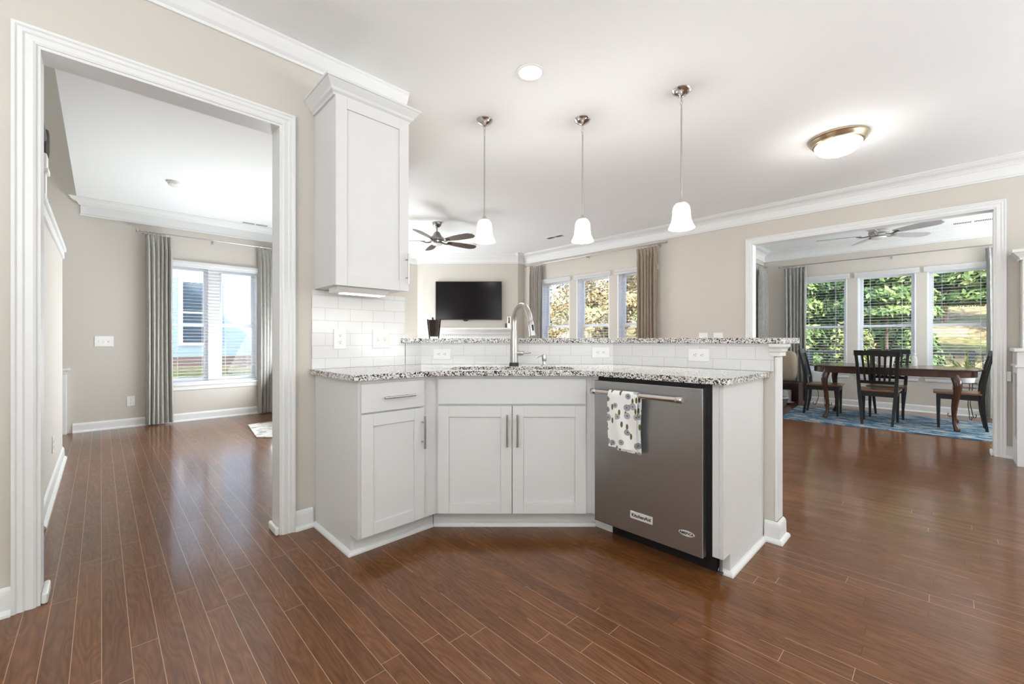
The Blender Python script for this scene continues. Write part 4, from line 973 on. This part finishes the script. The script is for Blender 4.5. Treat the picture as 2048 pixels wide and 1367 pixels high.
# ornaments on the mantel right of the screen
r = thing('mantel_frame', 'small chrome and black frame standing at the right end of the mantel', 'picture frame', DG((-0.058, 8.15, mz)))
ca = (1018 - 1024) / 843.2 * 8.15
build(MB(DG).box(ca - 0.012, ca + 0.016, 8.14, 8.16, mz + 0.09, mz + 0.20), 'inset', M['black'], r)
build(MB(DG).box(ca - 0.03, ca - 0.0125, 8.135, 8.165, mz + 0.0005, mz + 0.22).box(ca + 0.0165, ca + 0.034, 8.135, 8.165, mz + 0.0005, mz + 0.22).box(ca - 0.0125, ca + 0.0165, 8.135, 8.165, mz + 0.0005, mz + 0.089), 'posts', M['chrome'], r, bevel=0.002)
for k, (dxx, lb_) in enumerate(((-0.055, 'tiny clear votive left of the mantel frame'), (0.058, 'tiny clear votive right of the mantel frame'))):
    tag(build(MB(DG).lathe([(0, 0.0005), (0.018, 0.0005), (0.022, 0.09), (0.019, 0.09), (0.016, 0.006), (0, 0.006)], (ca + dxx, 8.15, mz), 16), 'votive_cup', M['glassdark'], smooth=True), lb_, 'candle holder', 'mantel votives')

# ------------------------------------------------------------------ dark tumbler on the bar top
bt_ = (868 - 1024) / 843.2 * 3.10; zt = 1.1040
r = thing('drinking_glass', 'dark filled tapered glass tumbler standing on the bar top', 'glass', DG((bt_, 3.10, zt)))
build(MB(DG).lathe([(0, 0.0), (0.036, 0.0), (0.038, 0.003), (0.0515, 0.138), (0.0495, 0.138), (0.0365, 0.012), (0, 0.012)], (bt_, 3.10, zt), 32), 'tumbler', M['glass'], r, smooth=True)
build(MB(DG).lathe([(0, 0.0125), (0.0358, 0.0125), (0.0485, 0.134), (0, 0.134)], (bt_, 3.10, zt), 32), 'liquid', mat('dark_cola_brown', (0.02, 0.008, 0.006), 0.12), r, smooth=True)
build(MB(DG).tube([(bt_ - 0.006, 3.10, zt + 0.1345), (bt_ - 0.012, 3.10, zt + 0.153)], 0.0065, 10), 'stirrer_tip', M['black'], r, smooth=True)

# ------------------------------------------------------------------ dining set
def chair():
    r = thing('dining_chair', '', 'chair', (0, 0, 0), 'black dining chairs')
    # faces +y; seat 0.42 wide
    st = MB(); pl = fillet([(-0.20, -0.20), (0.20, -0.20), (0.215, 0.215), (-0.215, 0.215)], [0.02] * 4, 4); st.prism(pl, 0.425, 0.448)
    build(st, 'seat', M['seatwood'], r, bevel=0.005)
    ap = MB().box(-0.17, 0.17, -0.185, -0.165, 0.36, 0.4245).box(-0.17, 0.17, 0.165, 0.185, 0.36, 0.4245).box(-0.185, -0.168, -0.165, 0.165, 0.36, 0.4245).box(0.168, 0.185, -0.165, 0.165, 0.36, 0.4245)
    build(ap, 'seat_frame', M['blackwood'], r)
    for s in (-1, 1):
        pts = [(s * 0.145, -0.235, 0), (s * 0.160, -0.205, 0.2), (s * 0.176, -0.195, 0.40), (s * 0.184, -0.205, 0.55), (s * 0.194, -0.245, 0.78), (s * 0.205, -0.285, 0.935)]
        mb = MB(); rings = []
        for (x, y, z), (wx, wy) in zip(pts, [(0.013, 0.013), (0.017, 0.018), (0.019, 0.022), (0.018, 0.02), (0.017, 0.016), (0.016, 0.012)]):
            rings.append([mb.v((x - wx, y - wy, z)), mb.v((x + wx, y - wy, z)), mb.v((x + wx, y + wy, z)), mb.v((x - wx, y + wy, z))])
        for p, q in zip(rings, rings[1:]):
            for k in range(4): mb.face([p[k], p[(k + 1) % 4], q[(k + 1) % 4], q[k]])
        mb.face(rings[0][::-1]); mb.face(rings[-1]); build(mb, 'rear_leg', M['blackwood'], r, bevel=0.003)
    for s in (-1, 1):
        mb = MB(); t, b = 0.019, 0.012; x, y = s * 0.172, 0.170
        lo = [mb.v((x + p * b, y + q * b, 0)) for p, q in ((-1, -1), (1, -1), (1, 1), (-1, 1))]; hi = [mb.v((x + p * t, y + q * t, 0.4245)) for p, q in ((-1, -1), (1, -1), (1, 1), (-1, 1))]
        for k in range(4): mb.face([lo[k], lo[(k + 1) % 4], hi[(k + 1) % 4], hi[k]])
        mb.face(lo[::-1]); mb.face(hi); build(mb, 'front_leg', M['blackwood'], r, bevel=0.002)
    mb = MB(); n = 10                                      # gently bowed top rail
    def rail(z0, z1, hw, y0, bow, th):
        ring = []
        for k in range(n + 1):
            x = -hw + 2 * hw * k / n; y = y0 - bow * (1 - (x / hw) ** 2)
            ring.append([mb.v((x, y - th, z0)), mb.v((x, y + th, z0)), mb.v((x, y + th - 0.012, z1)), mb.v((x, y - th - 0.012, z1))])
        for p, q in zip(ring, ring[1:]):
            for k in range(4): mb.face([p[k], p[(k + 1) % 4], q[(k + 1) % 4], q[k]])
        mb.face(ring[0][::-1]); mb.face(ring[-1])
    rail(0.885, 0.952, 0.226, -0.268, 0.02, 0.011); build(mb, 'top_rail', M['blackwood'], r, bevel=0.003)
    mb = MB(); rail(0.525, 0.565, 0.166, -0.203, 0.006, 0.010); build(mb, 'lower_rail', M['blackwood'], r, bevel=0.002)
    for k in range(6):
        f = (k - 2.5) / 2.5; mb = MB(); x0, x1 = f * 0.118, f * 0.140
        P0 = [mb.v((x0 + p * 0.011, -0.207 + q * 0.006, 0.56)) for p, q in ((-1, -1), (1, -1), (1, 1), (-1, 1))]; P1 = [mb.v((x1 + p * 0.012, -0.283 + q * 0.006, 0.89)) for p, q in ((-1, -1), (1, -1), (1, 1), (-1, 1))]
        for i in range(4): mb.face([P0[i], P0[(i + 1) % 4], P1[(i + 1) % 4], P1[i]])
        mb.face(P0[::-1]); mb.face(P1); build(mb, 'back_slat', M['blackwood'], r)
    return r
RZ = 0.009
ch0 = chair()
dup(ch0, (7.29, 0.600, RZ), R(-90), 'black slat-back chair facing the windows, its back to the kitchen')
dup(ch0, (7.65, 1.235, RZ), R(182), 'black slat-back chair at the far left end of the dining table')
dup(ch0, (7.97, 0.565, RZ), R(90), 'black slat-back chair on the window side, mostly hidden by the table')
ch0.location = (7.62, -0.115, RZ); ch0.rotation_euler = (0, 0, R(1)); ch0['label'] = 'black slat-back chair at the right end of the table, seen from its side'
OFF[ch0.name] = tuple(ch0.location)

TC = (7.62, 0.53)
r = thing('dining_table', 'long oval dark mahogany dining table on curved legs', 'table', (TC[0], TC[1], RZ)); FT = Frame(o=(TC[0], TC[1], 0))
ovl = fillet([(-0.50, -0.87), (0.50, -0.87), (0.50, 0.87), (-0.50, 0.87)], [0.42] * 4, 14)
build(MB(FT).prism(ovl, 0.725, 0.745), 'tabletop', M['mahogany'], r, bevel=0.006, seg=3)
sk = fillet([(-0.45, -0.81), (0.45, -0.81), (0.45, 0.81), (-0.45, 0.81)], [0.38] * 4, 14); si = fillet([(-0.43, -0.79), (0.43, -0.79), (0.43, 0.79), (-0.43, 0.79)], [0.36] * 4, 14)
build(MB(FT).slab(sk, [si], 0.645, 0.7245), 'apron', M['mahogany'], r)
for sx in (-1, 1):
    for sy in (-1, 1):
        bx, by = sx * 0.355, sy * 0.61; d = Vector((sx, sy)).normalized()
        zs = [0.70, 0.645, 0.60, 0.54, 0.45, 0.33, 0.20, 0.10, 0.055, 0.03, 0.012]; of = [0.0, 0.012, 0.034, 0.044, 0.034, 0.014, 0.0, 0.004, 0.022, 0.034, 0.034]
        rr = [0.038, 0.040, 0.042, 0.038, 0.031, 0.025, 0.021, 0.020, 0.024, 0.030, 0.026]
        build(MB(FT).tube([(bx + d.x * o, by + d.y * o, z) for z, o in zip(zs, of)], rr, 14), 'leg', M['mahogany'], r, smooth=True)
tag(build(MB().prism([(6.83, -1.35), (8.33, -1.35), (8.30, 1.70), (6.80, 1.60)], 0.0005, RZ), 'area_rug', M['rug']), 'distressed blue and cream rug under the dining table', 'rug')
tag(build(MB().prism([(1.24, 5.36), (1.40, 5.20), (2.06, 5.15), (2.08, 6.3), (1.34, 6.2)], 0.0005, 0.016), 'area_rug', M['rug2'], bevel=0.004), 'corner of a pale grey rug on the left room floor', 'rug')

# ------------------------------------------------------------------ plants
def leafstrip(mb, base_, direc, length, width, droop, rise):
    d = Vector((direc[0], direc[1], 0)).normalized(); sd = Vector((-d.y, d.x, 0)); n = 7; prev = None
    for k in range(n + 1):
        t = k / n; p = Vector(base_) + d * length * t * (1 - 0.15 * t) + Vector((0, 0, rise * t - droop * t * t)); wd = width * (math.sin(math.pi * min(0.98, 0.12 + 0.86 * t))) 
        cur = [mb.v(tuple(p - sd * wd + Vector((0, 0, 0.15 * wd)))), mb.v(tuple(p)), mb.v(tuple(p + sd * wd + Vector((0, 0, 0.15 * wd))))]
        if prev: mb.face([prev[0], prev[1], cur[1], cur[0]]); mb.face([prev[1], prev[2], cur[2], cur[1]])
        prev = cur
def pot_lathe(ctr, r0, r1, h): return MB().lathe([(0, 0.0), (r0, 0.0), (r1, h), (r1 - 0.008, h), (r0 - 0.004, 0.012), (0, 0.012)], ctr, 28)
# orchid on the table
oc = (7.72, 0.575, 0.7465)
r = thing('potted_orchid', 'orchid with a bare flower spike in a white pot on the dining table', 'plant', oc)
build(pot_lathe(oc, 0.085, 0.11, 0.115), 'pot', M['grey_ceramic'], r, smooth=True)
build(MB().lathe([(0, 0.09), (0.10, 0.09), (0.10, 0.095), (0, 0.098)], oc, 20), 'soil', M['bark'], r)
lv = MB()
for k, (an, ln, rs, dr) in enumerate([(0.3, 0.22, 0.46, 0.16), (-0.95, 0.20, 0.42, 0.06), (1.7, 0.22, 0.26, 0.20), (2.8, 0.20, 0.27, 0.22), (4.0, 0.22, 0.22, 0.20), (-1.5, 0.24, 0.16, 0.22)]):
    leafstrip(lv, (oc[0], oc[1], oc[2] + 0.095), (math.cos(an), math.sin(an)), ln, 0.026, dr, rs)
build(lv, 'leaves', M['leaf'], r, solid=0.002)
build(MB().tube([(oc[0], oc[1], oc[2] + 0.09), (oc[0] - 0.01, oc[1] + 0.0, oc[2] + 0.30), (oc[0], oc[1], oc[2] + 0.43), (oc[0] + 0.04, oc[1] - 0.05, oc[2] + 0.475), (oc[0] + 0.08, oc[1] - 0.11, oc[2] + 0.47)], 0.0055, 8), 'flower_stem', M['stem'], r, smooth=True)
# clear bottle
bo = (7.695, 0.276, 0.7465)
r = thing('glass_bottle', 'clear glass bottle with a ball stopper on the table right of the orchid', 'bottle', bo)
build(MB().lathe([(0, 0), (0.028, 0), (0.030, 0.006), (0.030, 0.10), (0.022, 0.122), (0.013, 0.132), (0.013, 0.142), (0.010, 0.142), (0.019, 0.12), (0.027, 0.098), (0.027, 0.008), (0, 0.008)], bo, 24), 'body', M['clear'], r, smooth=True)
build(MB().ball((bo[0], bo[1], bo[2] + 0.160), 0.018), 'stopper', M['clear'], r, smooth=True)
# plants on iron stands under the windows
def stand(x, y, zt, rad, label):
    r = thing('plant_stand', label, 'plant stand', (x, y, 0), 'iron plant stands')
    rg = MB()
    for z, q in ((zt, rad), (zt - 0.07, rad * 0.96)): rg.tube([(x + q * math.cos(t * math.pi / 12), y + q * math.sin(t * math.pi / 12), z) for t in range(25)], 0.0045, 6, False)
    build(rg, 'ring', M['iron'], r, smooth=True)
    for k in range(3):
        an = R(200) + k * 2 * math.pi / 3; d = (math.cos(an), math.sin(an))
        pr = [(rad, zt), (rad * 0.97, zt - 0.08), (rad * 0.72, zt * 0.62), (rad * 0.66, zt * 0.4), (rad * 0.95, zt * 0.16), (rad * 1.0, 0.05), (rad * 1.12, 0.012), (rad * 1.35, 0.008), (rad * 1.5, 0.03), (rad * 1.45, 0.055), (rad * 1.33, 0.05)]
        build(MB().tube([(x + d[0] * q, y + d[1] * q, z) for q, z in pr], 0.0048, 8), 'leg', M['iron'], r, smooth=True)
def spiky(x, y, z, pr, ph, nl, ln, label, m, rect=False, pw=0.02):
    r = thing('potted_plant', label, 'plant', (x, y, z))
    if rect: build(MB().prism([(z, y - pr * 0.9)] and [(x - pr * 0.8, y - pr), (x + pr * 0.8, y - pr), (x + pr * 0.8, y + pr), (x - pr * 0.8, y + pr)], z, z + ph), 'pot', M['grey_ceramic'], r, bevel=0.006)
    else: build(pot_lathe((x, y, z), pr * 0.8, pr, ph), 'pot', M['grey_ceramic'], r, smooth=True)
    mb = MB()
    for k in range(nl):
        an = random.uniform(0, 6.28); leafstrip(mb, (x + random.uniform(-.03, .03), y + random.uniform(-.03, .03), z + ph - 0.01), (math.cos(an), math.sin(an)), ln * random.uniform(0.5, 0.9), pw * 0.45, ln * random.uniform(0.15, 0.7), ln * random.uniform(0.8, 1.5))
    build(mb, 'leaves', m, r, solid=0.0015)
stand(8.56, 1.40, 0.37, 0.10, 'black wrought iron plant stand behind the left dining chair')
spiky(8.56, 1.40, 0.376, 0.125, 0.19, 10, 0.22, 'small green plant in a white trough pot behind the left dining chair', M['leaf'], True)
stand(8.60, -0.20, 0.50, 0.115, 'black wrought iron plant stand behind the right end chair')
spiky(8.60, -0.20, 0.506, 0.11, 0.12, 34, 0.30, 'spider plant with arching striped leaves by the right dining window', M['leafpale'], False, 0.016)

# ------------------------------------------------------------------ bay corner: low shelf and what is on it
r = thing('low_shelf', 'low dark wood open shelf box in the dining corner', 'shelf', (8.4, 2.0, 0))
for nm, b in (('top', (8.34, 8.66, 1.70, 2.19, 0.362, 0.382)), ('bottom', (8.34, 8.66, 1.70, 2.19, 0.0, 0.03)), ('side', (8.34, 8.66, 1.70, 1.722, 0.0305, 0.3615)), ('side', (8.34, 8.66, 2.168, 2.19, 0.0305, 0.3615)), ('back', (8.645, 8.66, 1.7225, 2.1675, 0.0305, 0.3615))):
    build(MB().box(*b), nm, M['shelfwood'], r)
def cush(u, v):
    th, ph = 2 * math.pi * u, math.pi * (v - 0.5); e = 0.45
    sg = lambda q: math.copysign(abs(q) ** e, q)
    return (8.50 + 0.10 * sg(math.cos(ph)) * sg(math.cos(th)), 1.955 + 0.195 * sg(math.cos(ph)) * sg(math.sin(th)), 0.648 + 0.264 * sg(math.sin(ph)))
tag(build(MB().grid(cush, 28, 16), 'backrest_cushion', M['tanfabric'], smooth=True), 'tan padded cushion standing on the low dark shelf', 'cushion')
r = thing('white_canister', 'white round canister inside the low dark shelf', 'canister', (8.47, 1.90, 0.031))
build(MB().lathe([(0, 0.0005), (0.11, 0.0005), (0.11, 0.01), (0.075, 0.012), (0, 0.012)], (8.47, 1.90, 0.031), 28), 'tray', M['grey_ceramic'], r, smooth=True)
build(MB().lathe([(0, 0.0125), (0.068, 0.0125), (0.07, 0.02), (0.07, 0.20), (0.062, 0.208), (0, 0.208)], (8.47, 1.90, 0.031), 28), 'body', M['grey_ceramic'], r, smooth=True)
r = thing('pet_bowl', 'grey bowl with a white rim on the floor in front of the low dark shelf', 'bowl', (8.05, 1.95, 0))
build(MB().lathe([(0, 0.0005), (0.12, 0.0005), (0.16, 0.10), (0.17, 0.14), (0.155, 0.14), (0.11, 0.02), (0, 0.02)], (8.05, 1.95, 0), 32), 'bowl', mat('grey_enamel', (0.22, 0.22, 0.23), 0.4), r, smooth=True)
build(MB().lathe([(0.15, 0.1402), (0.175, 0.1402), (0.17, 0.158), (0.145, 0.158)], (8.05, 1.95, 0), 32, True), 'rim', M['grey_ceramic'], r, smooth=True)

# ------------------------------------------------------------------ white hutch at the right edge
r = thing('china_hutch', 'white display hutch with glass sides cut off by the right edge of the photo', 'cabinet', (5.83, -1.0, 0))
hx0, hx1, hy0, hy1, hz = 5.66, 5.995, -1.55, -0.437, 1.02
build(MB().box(hx0, hx1, hy0, hy1, 0.0, 0.16), 'plinth', M['cab'], r, bevel=0.003)
build(MB().box(hx0 - 0.02, hx1, hy0 - 0.02, hy1 + 0.02, hz - 0.03, hz), 'top', M['cab'], r, bevel=0.004)
for x0, x1 in ((hx0, hx0 + 0.06), (hx1 - 0.045, hx1)):
    for y0, y1 in ((hy1 - 0.045, hy1), (hy0, hy0 + 0.045)): build(MB().box(x0, x1, y0, y1, 0.1605, hz - 0.0305), 'corner_post', M['cab'], r, bevel=0.002)
for z0, z1 in ((0.1605, 0.22), (0.80, 0.8555)): build(MB().box(hx0 + 0.0605, hx1 - 0.0455, hy1 - 0.03, hy1, z0, z1), 'side_rail', M['cab'], r, bevel=0.002)
build(MB().box(hx0 - 0.012, hx1, hy0, hy1 + 0.012, 0.856, 0.875), 'cubby_shelf', M['cab'], r, bevel=0.002)
build(MB().box(hx0 + 0.0605, hx1 - 0.0455, hy1 - 0.018, hy1 - 0.013, 0.2205, 0.7995), 'glass_side', M['glassdark'], r)
build(MB().box(hx1 - 0.012, hx1 - 0.002, hy0 + 0.0455, hy1 - 0.0455, 0.1605, hz - 0.0305), 'back', M['cab'], r)
build(MB().box(hx0 + 0.02, hx1 - 0.0125, hy0 + 0.0455, hy1 - 0.0455, 0.48, 0.50), 'inner_shelf', M['cab'], r)
RTd = Frame((0, -1), (1, 0))
d = build(shaker(RTd, -(hy1 - 0.055), -(hy1 - 0.50), 0.17, 0.85, hx0, rail=0.05), 'door', M['cab'], r, bevel=0.0015)
build(MB(RTd).ball((-(hy1 - 0.075), hx0 - 0.018, 0.52), 0.013), 'knob', M['nickel'], d, smooth=True)
build(MB().box(5.83, 5.995, hy0, hy1 - 0.045, hz + 0.0005, 1.83), 'upper_case', M['cab'], r)
build(MB().sweep([(5.995, hy1 - 0.045), (5.829, hy1 - 0.045), (5.829, hy0)], [(0, 1.80), (-0.015, 1.80), (-0.02, 1.82), (-0.055, 1.86), (-0.065, 1.865), (-0.065, 1.89), (0, 1.89)], XY), 'cornice', M['cab'], r)
r = thing('wine_bottle', 'wine bottle lying in the top cubby of the white hutch', 'bottle', (5.8, -0.56, 0.93))
build(MB().tube([(5.65, -0.545, 0.915), (5.655, -0.545, 0.915), (5.72, -0.545, 0.915), (5.76, -0.545, 0.915), (5.97, -0.545, 0.915)], [0.012, 0.015, 0.015, 0.036, 0.037], 16), 'body', mat('dark_bottle_glass', (0.05, 0.012, 0.01), 0.15), r, smooth=True)

# ------------------------------------------------------------------ stair beyond the left opening
r = thing('stair_wall', '', 'stair', (0, 0, 0)); del r['label']; del r['category']; r['kind'] = 'structure'; r.name = 'wall_stair'; OFF[r.name] = (0, 0, 0)
SX = -0.255
build(MB().prism([(3.62, 0), (5.68, 0), (5.68, 1.84), (3.62, 1.84)], SX - 0.10, SX, 'a'), 'wall_panel', M['wall'], r)
build(MB().box(SX - 0.13, SX + 0.025, 3.60, 5.705, 1.905, 1.945), 'cap_trim', M['trim'], r, bevel=0.006)
build(MB().box(SX - 0.115, SX + 0.012, 3.61, 5.692, 1.841, 1.9045), 'skirt_trim', M['trim'], r, bevel=0.003)
struct(build(MB().sweep([(SX, 3.62), (SX, 5.68)][::-1], base, XY), 'baseboard_stair', M['trim']))
struct(build(MB().sweep([(SX - 0.0, 5.682), (SX - 0.10, 5.682)], base, XY), 'baseboard_stair_end', M['trim']))
r = thing('newel_post', 'white square newel standing on the stair half wall beyond the left opening', 'newel post', (-0.305, 4.2, 1.945), 'newel posts')
build(MB().box(-0.352, -0.262, 4.155, 4.245, 1.9455, 2.20), 'post', M['trim'], r, bevel=0.003)
build(MB().box(-0.366, -0.248, 4.141, 4.259, 2.2005, 2.235), 'collar', M['trim'], r, bevel=0.008)
build(MB().box(-0.358, -0.256, 4.149, 4.251, 2.2355, 2.33), 'cap', M['trim'], r, bevel=0.01)
r = thing('stair_handrail', 'dark stained handrail and post above the stair half wall', 'handrail', (-0.30, 4.5, 1.945))
build(MB().tube([(-0.30, 3.05, 2.76), (-0.30, 3.9, 2.62), (-0.30, 4.46, 2.52)], 0.026, 10), 'rail', M['darkrail'], r, smooth=True)
build(MB().lathe([(0, 0.0005), (0.034, 0.0005), (0.034, 0.14), (0.018, 0.16), (0.014, 0.30), (0.020, 0.40), (0.014, 0.43), (0.032, 0.45), (0.036, 0.50), (0.036, 0.62), (0.030, 0.65), (0, 0.66)], (-0.30, 4.50, 1.945), 14), 'post', M['darkrail'], r, smooth=True)
r = thing('newel_post', 'short white half newel against the far wall of the left room', 'newel post', (-0.30, 7.1, 0), 'newel posts')
build(MB().box(-0.36, -0.285, 7.085, HW - 0.0005, 0.0, 0.70), 'post', M['trim'], r, bevel=0.003)
build(MB().sweep([(-0.36, HW - 0.0006), (-0.36, 7.085), (-0.285, 7.085), (-0.285, HW - 0.0006)], [(0, 0.702), (-0.008, 0.702), (-0.01, 0.72), (-0.018, 0.735), (-0.026, 0.742), (-0.026, 0.77), (0, 0.77)], XY), 'cap', M['trim'], r)
tag(build(MB().box(SX + 0.0006, SX + 0.003, 3.70, 3.78, 0.985, 1.012), 'strike_plate', M['pewter']), 'small metal latch plate on the pale wall inside the left opening', 'latch plate')

# ------------------------------------------------------------------ outside
def gz(x, y):
    f = lambda e0, e1, t: max(0, min(1, (t - e0) / (e1 - e0)))
    z = -0.35 + 5.2 * f(11.5, 34, x) * f(-6, 2, y + 4) + 0.55 * f(7.4, 8.2, y) * f(5, 3, x) + 0.26 * f(8.2, 13, y) * f(5, 3, x)
    return z + 0.05 * math.sin(x * 1.7 + y) * f(10, 14, x)
gm = MB().grid(lambda u, v: ((-12 + 52 * u), (-14 + 50 * v), gz(-12 + 52 * u, -14 + 50 * v)), 104, 100)
bmesh.ops.delete(gm.bm, geom=[f for f in gm.bm.faces if -3.3 < f.calc_center_median().x < 9.0 and -3.5 < f.calc_center_median().y < 7.1], context='FACES')
struct(build(gm, 'ground', M['ground'], smooth=True))
# the upper storey's gable, which throws its shadow on the neighbour
struct(build(MB().prism([(-7.0, 5.4), (0.7, 5.4), (0.7, 5.36), (-2.85, 8.72), (-7.0, 5.0)], 6.6, 7.5, 'b'), 'roof', M['siding']))
# neighbour
r = thing('neighbour_house', 'pale blue clapboard house seen through the left room window', 'house', (2.5, 13, 0))
build(MB().box(-8, 9.5, 13.0, 13.3, 0.68, 7.5), 'siding_wall', M['siding'], r)
build(MB().box(-8, 9.5, 12.97, 13.29, -0.2, 0.679), 'foundation', M['terracotta'], r)
wx0, wx1, wz0, wz1 = 1.43, 2.16, 1.03, 2.52
build(MB().box(wx0, wx1, 12.985, 12.999, wz0, wz1), 'window_pane', mat('dark_window_reflection', (0.03, 0.045, 0.06), 0.15), r)
build(MB().box(wx0 - 0.07, wx0 - 0.0005, 12.965, 12.999, wz0 - 0.07, wz1 + 0.07).box(wx1 + 0.0005, wx1 + 0.07, 12.965, 12.999, wz0 - 0.07, wz1 + 0.07).box(wx0, wx1, 12.965, 12.999, wz0 - 0.07, wz0 - 0.0005).box(wx0, wx1, 12.965, 12.999, wz1 + 0.0005, wz1 + 0.07).box(wx0, wx1, 12.97, 12.984, 1.75, 1.79), 'window_trim', M['vinyl'], r)

def foliage(fn, n, size, rng):
    mb = MB()
    for _ in range(n):
        p, nrm = fn(rng); nrm = (Vector(nrm) + Vector((rng.uniform(-1, 1), rng.uniform(-1, 1), rng.uniform(-0.6, 1)))).normalized()
        t = nrm.cross(Vector((0, 0, 1)))
        if t.length < 1e-3: t = Vector((1, 0, 0))
        t.normalize(); b = nrm.cross(t); an = rng.uniform(0, 6.28); s = size * rng.uniform(0.6, 1.4)
        u = (t * math.cos(an) + b * math.sin(an)) * s; v = (b * math.cos(an) - t * math.sin(an)) * s * 0.45
        P = Vector(p)
        mb.face([mb.v(tuple(P - u)), mb.v(tuple(P + v)), mb.v(tuple(P + u)), mb.v(tuple(P - v))])
    return mb
def tree(x, y, h, rad, z0, n, size, m, label, group, seed, conical=True, trunk=0.1):
    rng = random.Random(seed); g = gz(x, y)
    r = thing('tree', label, 'tree', (x, y, g), group)
    def cone(q):
        t = q.random() ** 1.4; rr = rad * (1 - t) ** 0.42 * (0.72 + 0.28 * math.sin(t * 40 + 3 * q.random())) * (0.55 + 0.45 * q.random() ** 0.4); a = q.uniform(0, 6.28)
        return (x + rr * math.cos(a), y + rr * math.sin(a), g + z0 + (h - z0) * t), (math.cos(a), math.sin(a), 0.3)
    blobs = [(rng.uniform(-.7, .7) * rad, rng.uniform(-.7, .7) * rad, rng.uniform(z0, h), rng.uniform(0.3, 0.55) * rad) for _ in range(16)]
    def cloud(q):
        bx, by, bz, br = q.choice(blobs); d = Vector((q.gauss(0, 1), q.gauss(0, 1), q.gauss(0, 1))).normalized(); k = br * q.random() ** 0.4
        return (x + bx + d.x * k, y + by + d.y * k, g + bz + d.z * k * 0.8), tuple(d)
    build(foliage(cone if conical else cloud, n, size, rng), 'crown', m, r)
    tk = MB().tube([(x, y, g - 0.05), (x + 0.03, y, g + h * 0.4), (x, y + 0.03, g + h * 0.85)], [trunk, trunk * 0.7, trunk * 0.25], 8)
    if not conical:
        for k in range(6):
            a = rng.uniform(0, 6.28); zz = h * rng.uniform(0.3, 0.7); tk.tube([(x, y, g + zz), (x + rad * 0.6 * math.cos(a), y + rad * 0.6 * math.sin(a), g + zz + rad * 0.5)], [trunk * 0.45, trunk * 0.12], 6)
    build(tk, 'trunk', M['bark'], r, smooth=True)
GC = 'evergreens beyond the fence'
tree(14.2, 3.35, 4.8, 1.45, 0.2, 22000, 0.075, M['conifer'], 'bright conifer filling the leftmost dining window', GC, 1)
tree(17.2, 2.1, 5.6, 1.9, 0.2, 22000, 0.075, M['conifer_dark'], 'dark conifer behind the middle dining window', GC, 2)
tree(13.9, 1.0, 4.5, 1.0, 1.5, 22000, 0.075, M['conifer'], 'bright conifer in front of the dark one, seen over the orchid', GC, 3, True, 0.04)
tree(15.3, -1.0, 5.0, 1.4, 1.5, 22000, 0.075, M['conifer'], 'bright conifer filling the top of the rightmost dining window', GC, 4, True, 0.045)
tree(18.6, -3.6, 5.5, 1.7, 1.4, 22000, 0.075, M['conifer_dark'], 'dark conifer beyond the dining bay, right of the others', GC, 5)
tree(18.4, 5.7, 5.2, 1.6, 0.2, 22000, 0.075, M['conifer_dark'], 'dark conifer hidden mostly by the dining side wall', GC, 6)
tree(20.5, 0.0, 6.2, 1.9, 1.2, 16000, 0.085, M['conifer_dark'], 'dark conifer standing behind the others between two dining windows', GC, 7)
def shrub(x, y, h, rad, m, label, seed, n=6000):
    rng = random.Random(seed); g = gz(x, y)
    def fn(q):
        d = Vector((q.gauss(0, 1), q.gauss(0, 1), abs(q.gauss(0, 1)))).normalized(); k = q.random() ** 0.3
        return (x + d.x * rad * k, y + d.y * rad * k, g + 0.05 + d.z * h * k), tuple(d)
    o = build(foliage(fn, n, 0.05, rng), 'shrub', m); tag(o, label, 'shrub', 'shrubs along the fence')
shrub(11.95, 2.7, 1.75, 0.6, M['shrub'], 'yellow green shrub low in the leftmost dining window', 11)
shrub(12.2, 1.5, 1.7, 0.6, M['shrub'], 'yellow green shrub low in the middle dining window', 12)
shrub(12.6, 0.40, 1.5, 0.48, M['conifer'], 'green shrub at the left edge of the rightmost dining window', 13, 4000)
GA = 'autumn trees beyond the living room'
for i, (x, y, h, rad, m, l) in enumerate([(14.2, 12.9, 4.8, 1.9, 'autumn', 'dry tan tree seen through the left living room window'), (18.4, 11.0, 5.6, 1.9, 'autumn', 'dry tan tree seen through the middle living room window'),
        (14.6, 8.9, 4.8, 1.5, 'autumn', 'dry golden tree seen beside the right taupe curtain'), (12.4, 6.0, 2.4, 0.75, 'shrub', 'low green tree at the bottom of the right living room window'), (20.5, 15.5, 7.5, 2.6, 'autumn', 'tall dry tree farther up the slope behind the living room')]):
    tree(x, y, h, rad, 0.6, 9000, 0.085, M[m], l, GA, 30 + i, False, 0.09)
# black rail fence
r = thing('garden_fence', 'black metal rail fence across the yard outside the dining windows', 'fence', (11.3, 1.5, gz(11.3, 1.5)))
fm = MB(RT)
build(MB(RT).box(-7.5, 3.2, 11.28, 11.32, 0.82, 0.86), 'top_rail', M['fence'], r)
build(MB(RT).box(-7.5, 3.2, 11.285, 11.315, 0.52, 0.55).box(-7.5, 3.2, 11.285, 11.315, -0.2, -0.17), 'lower_rails', M['fence'], r)
pk = MB(RT); k = -7.45
while k < 3.2: pk.box(k, k + 0.02, 11.29, 11.31, -0.34, 0.83); k += 0.36
pkt = build(pk, 'pickets', M['fence'], r)
for a in (-6.9, -4.5, -2.1, 0.34, 2.7): build(MB(RT).box(a - 0.045, a + 0.045, 11.255, 11.345, -0.4, 0.9), 'post', M['fence'], r)
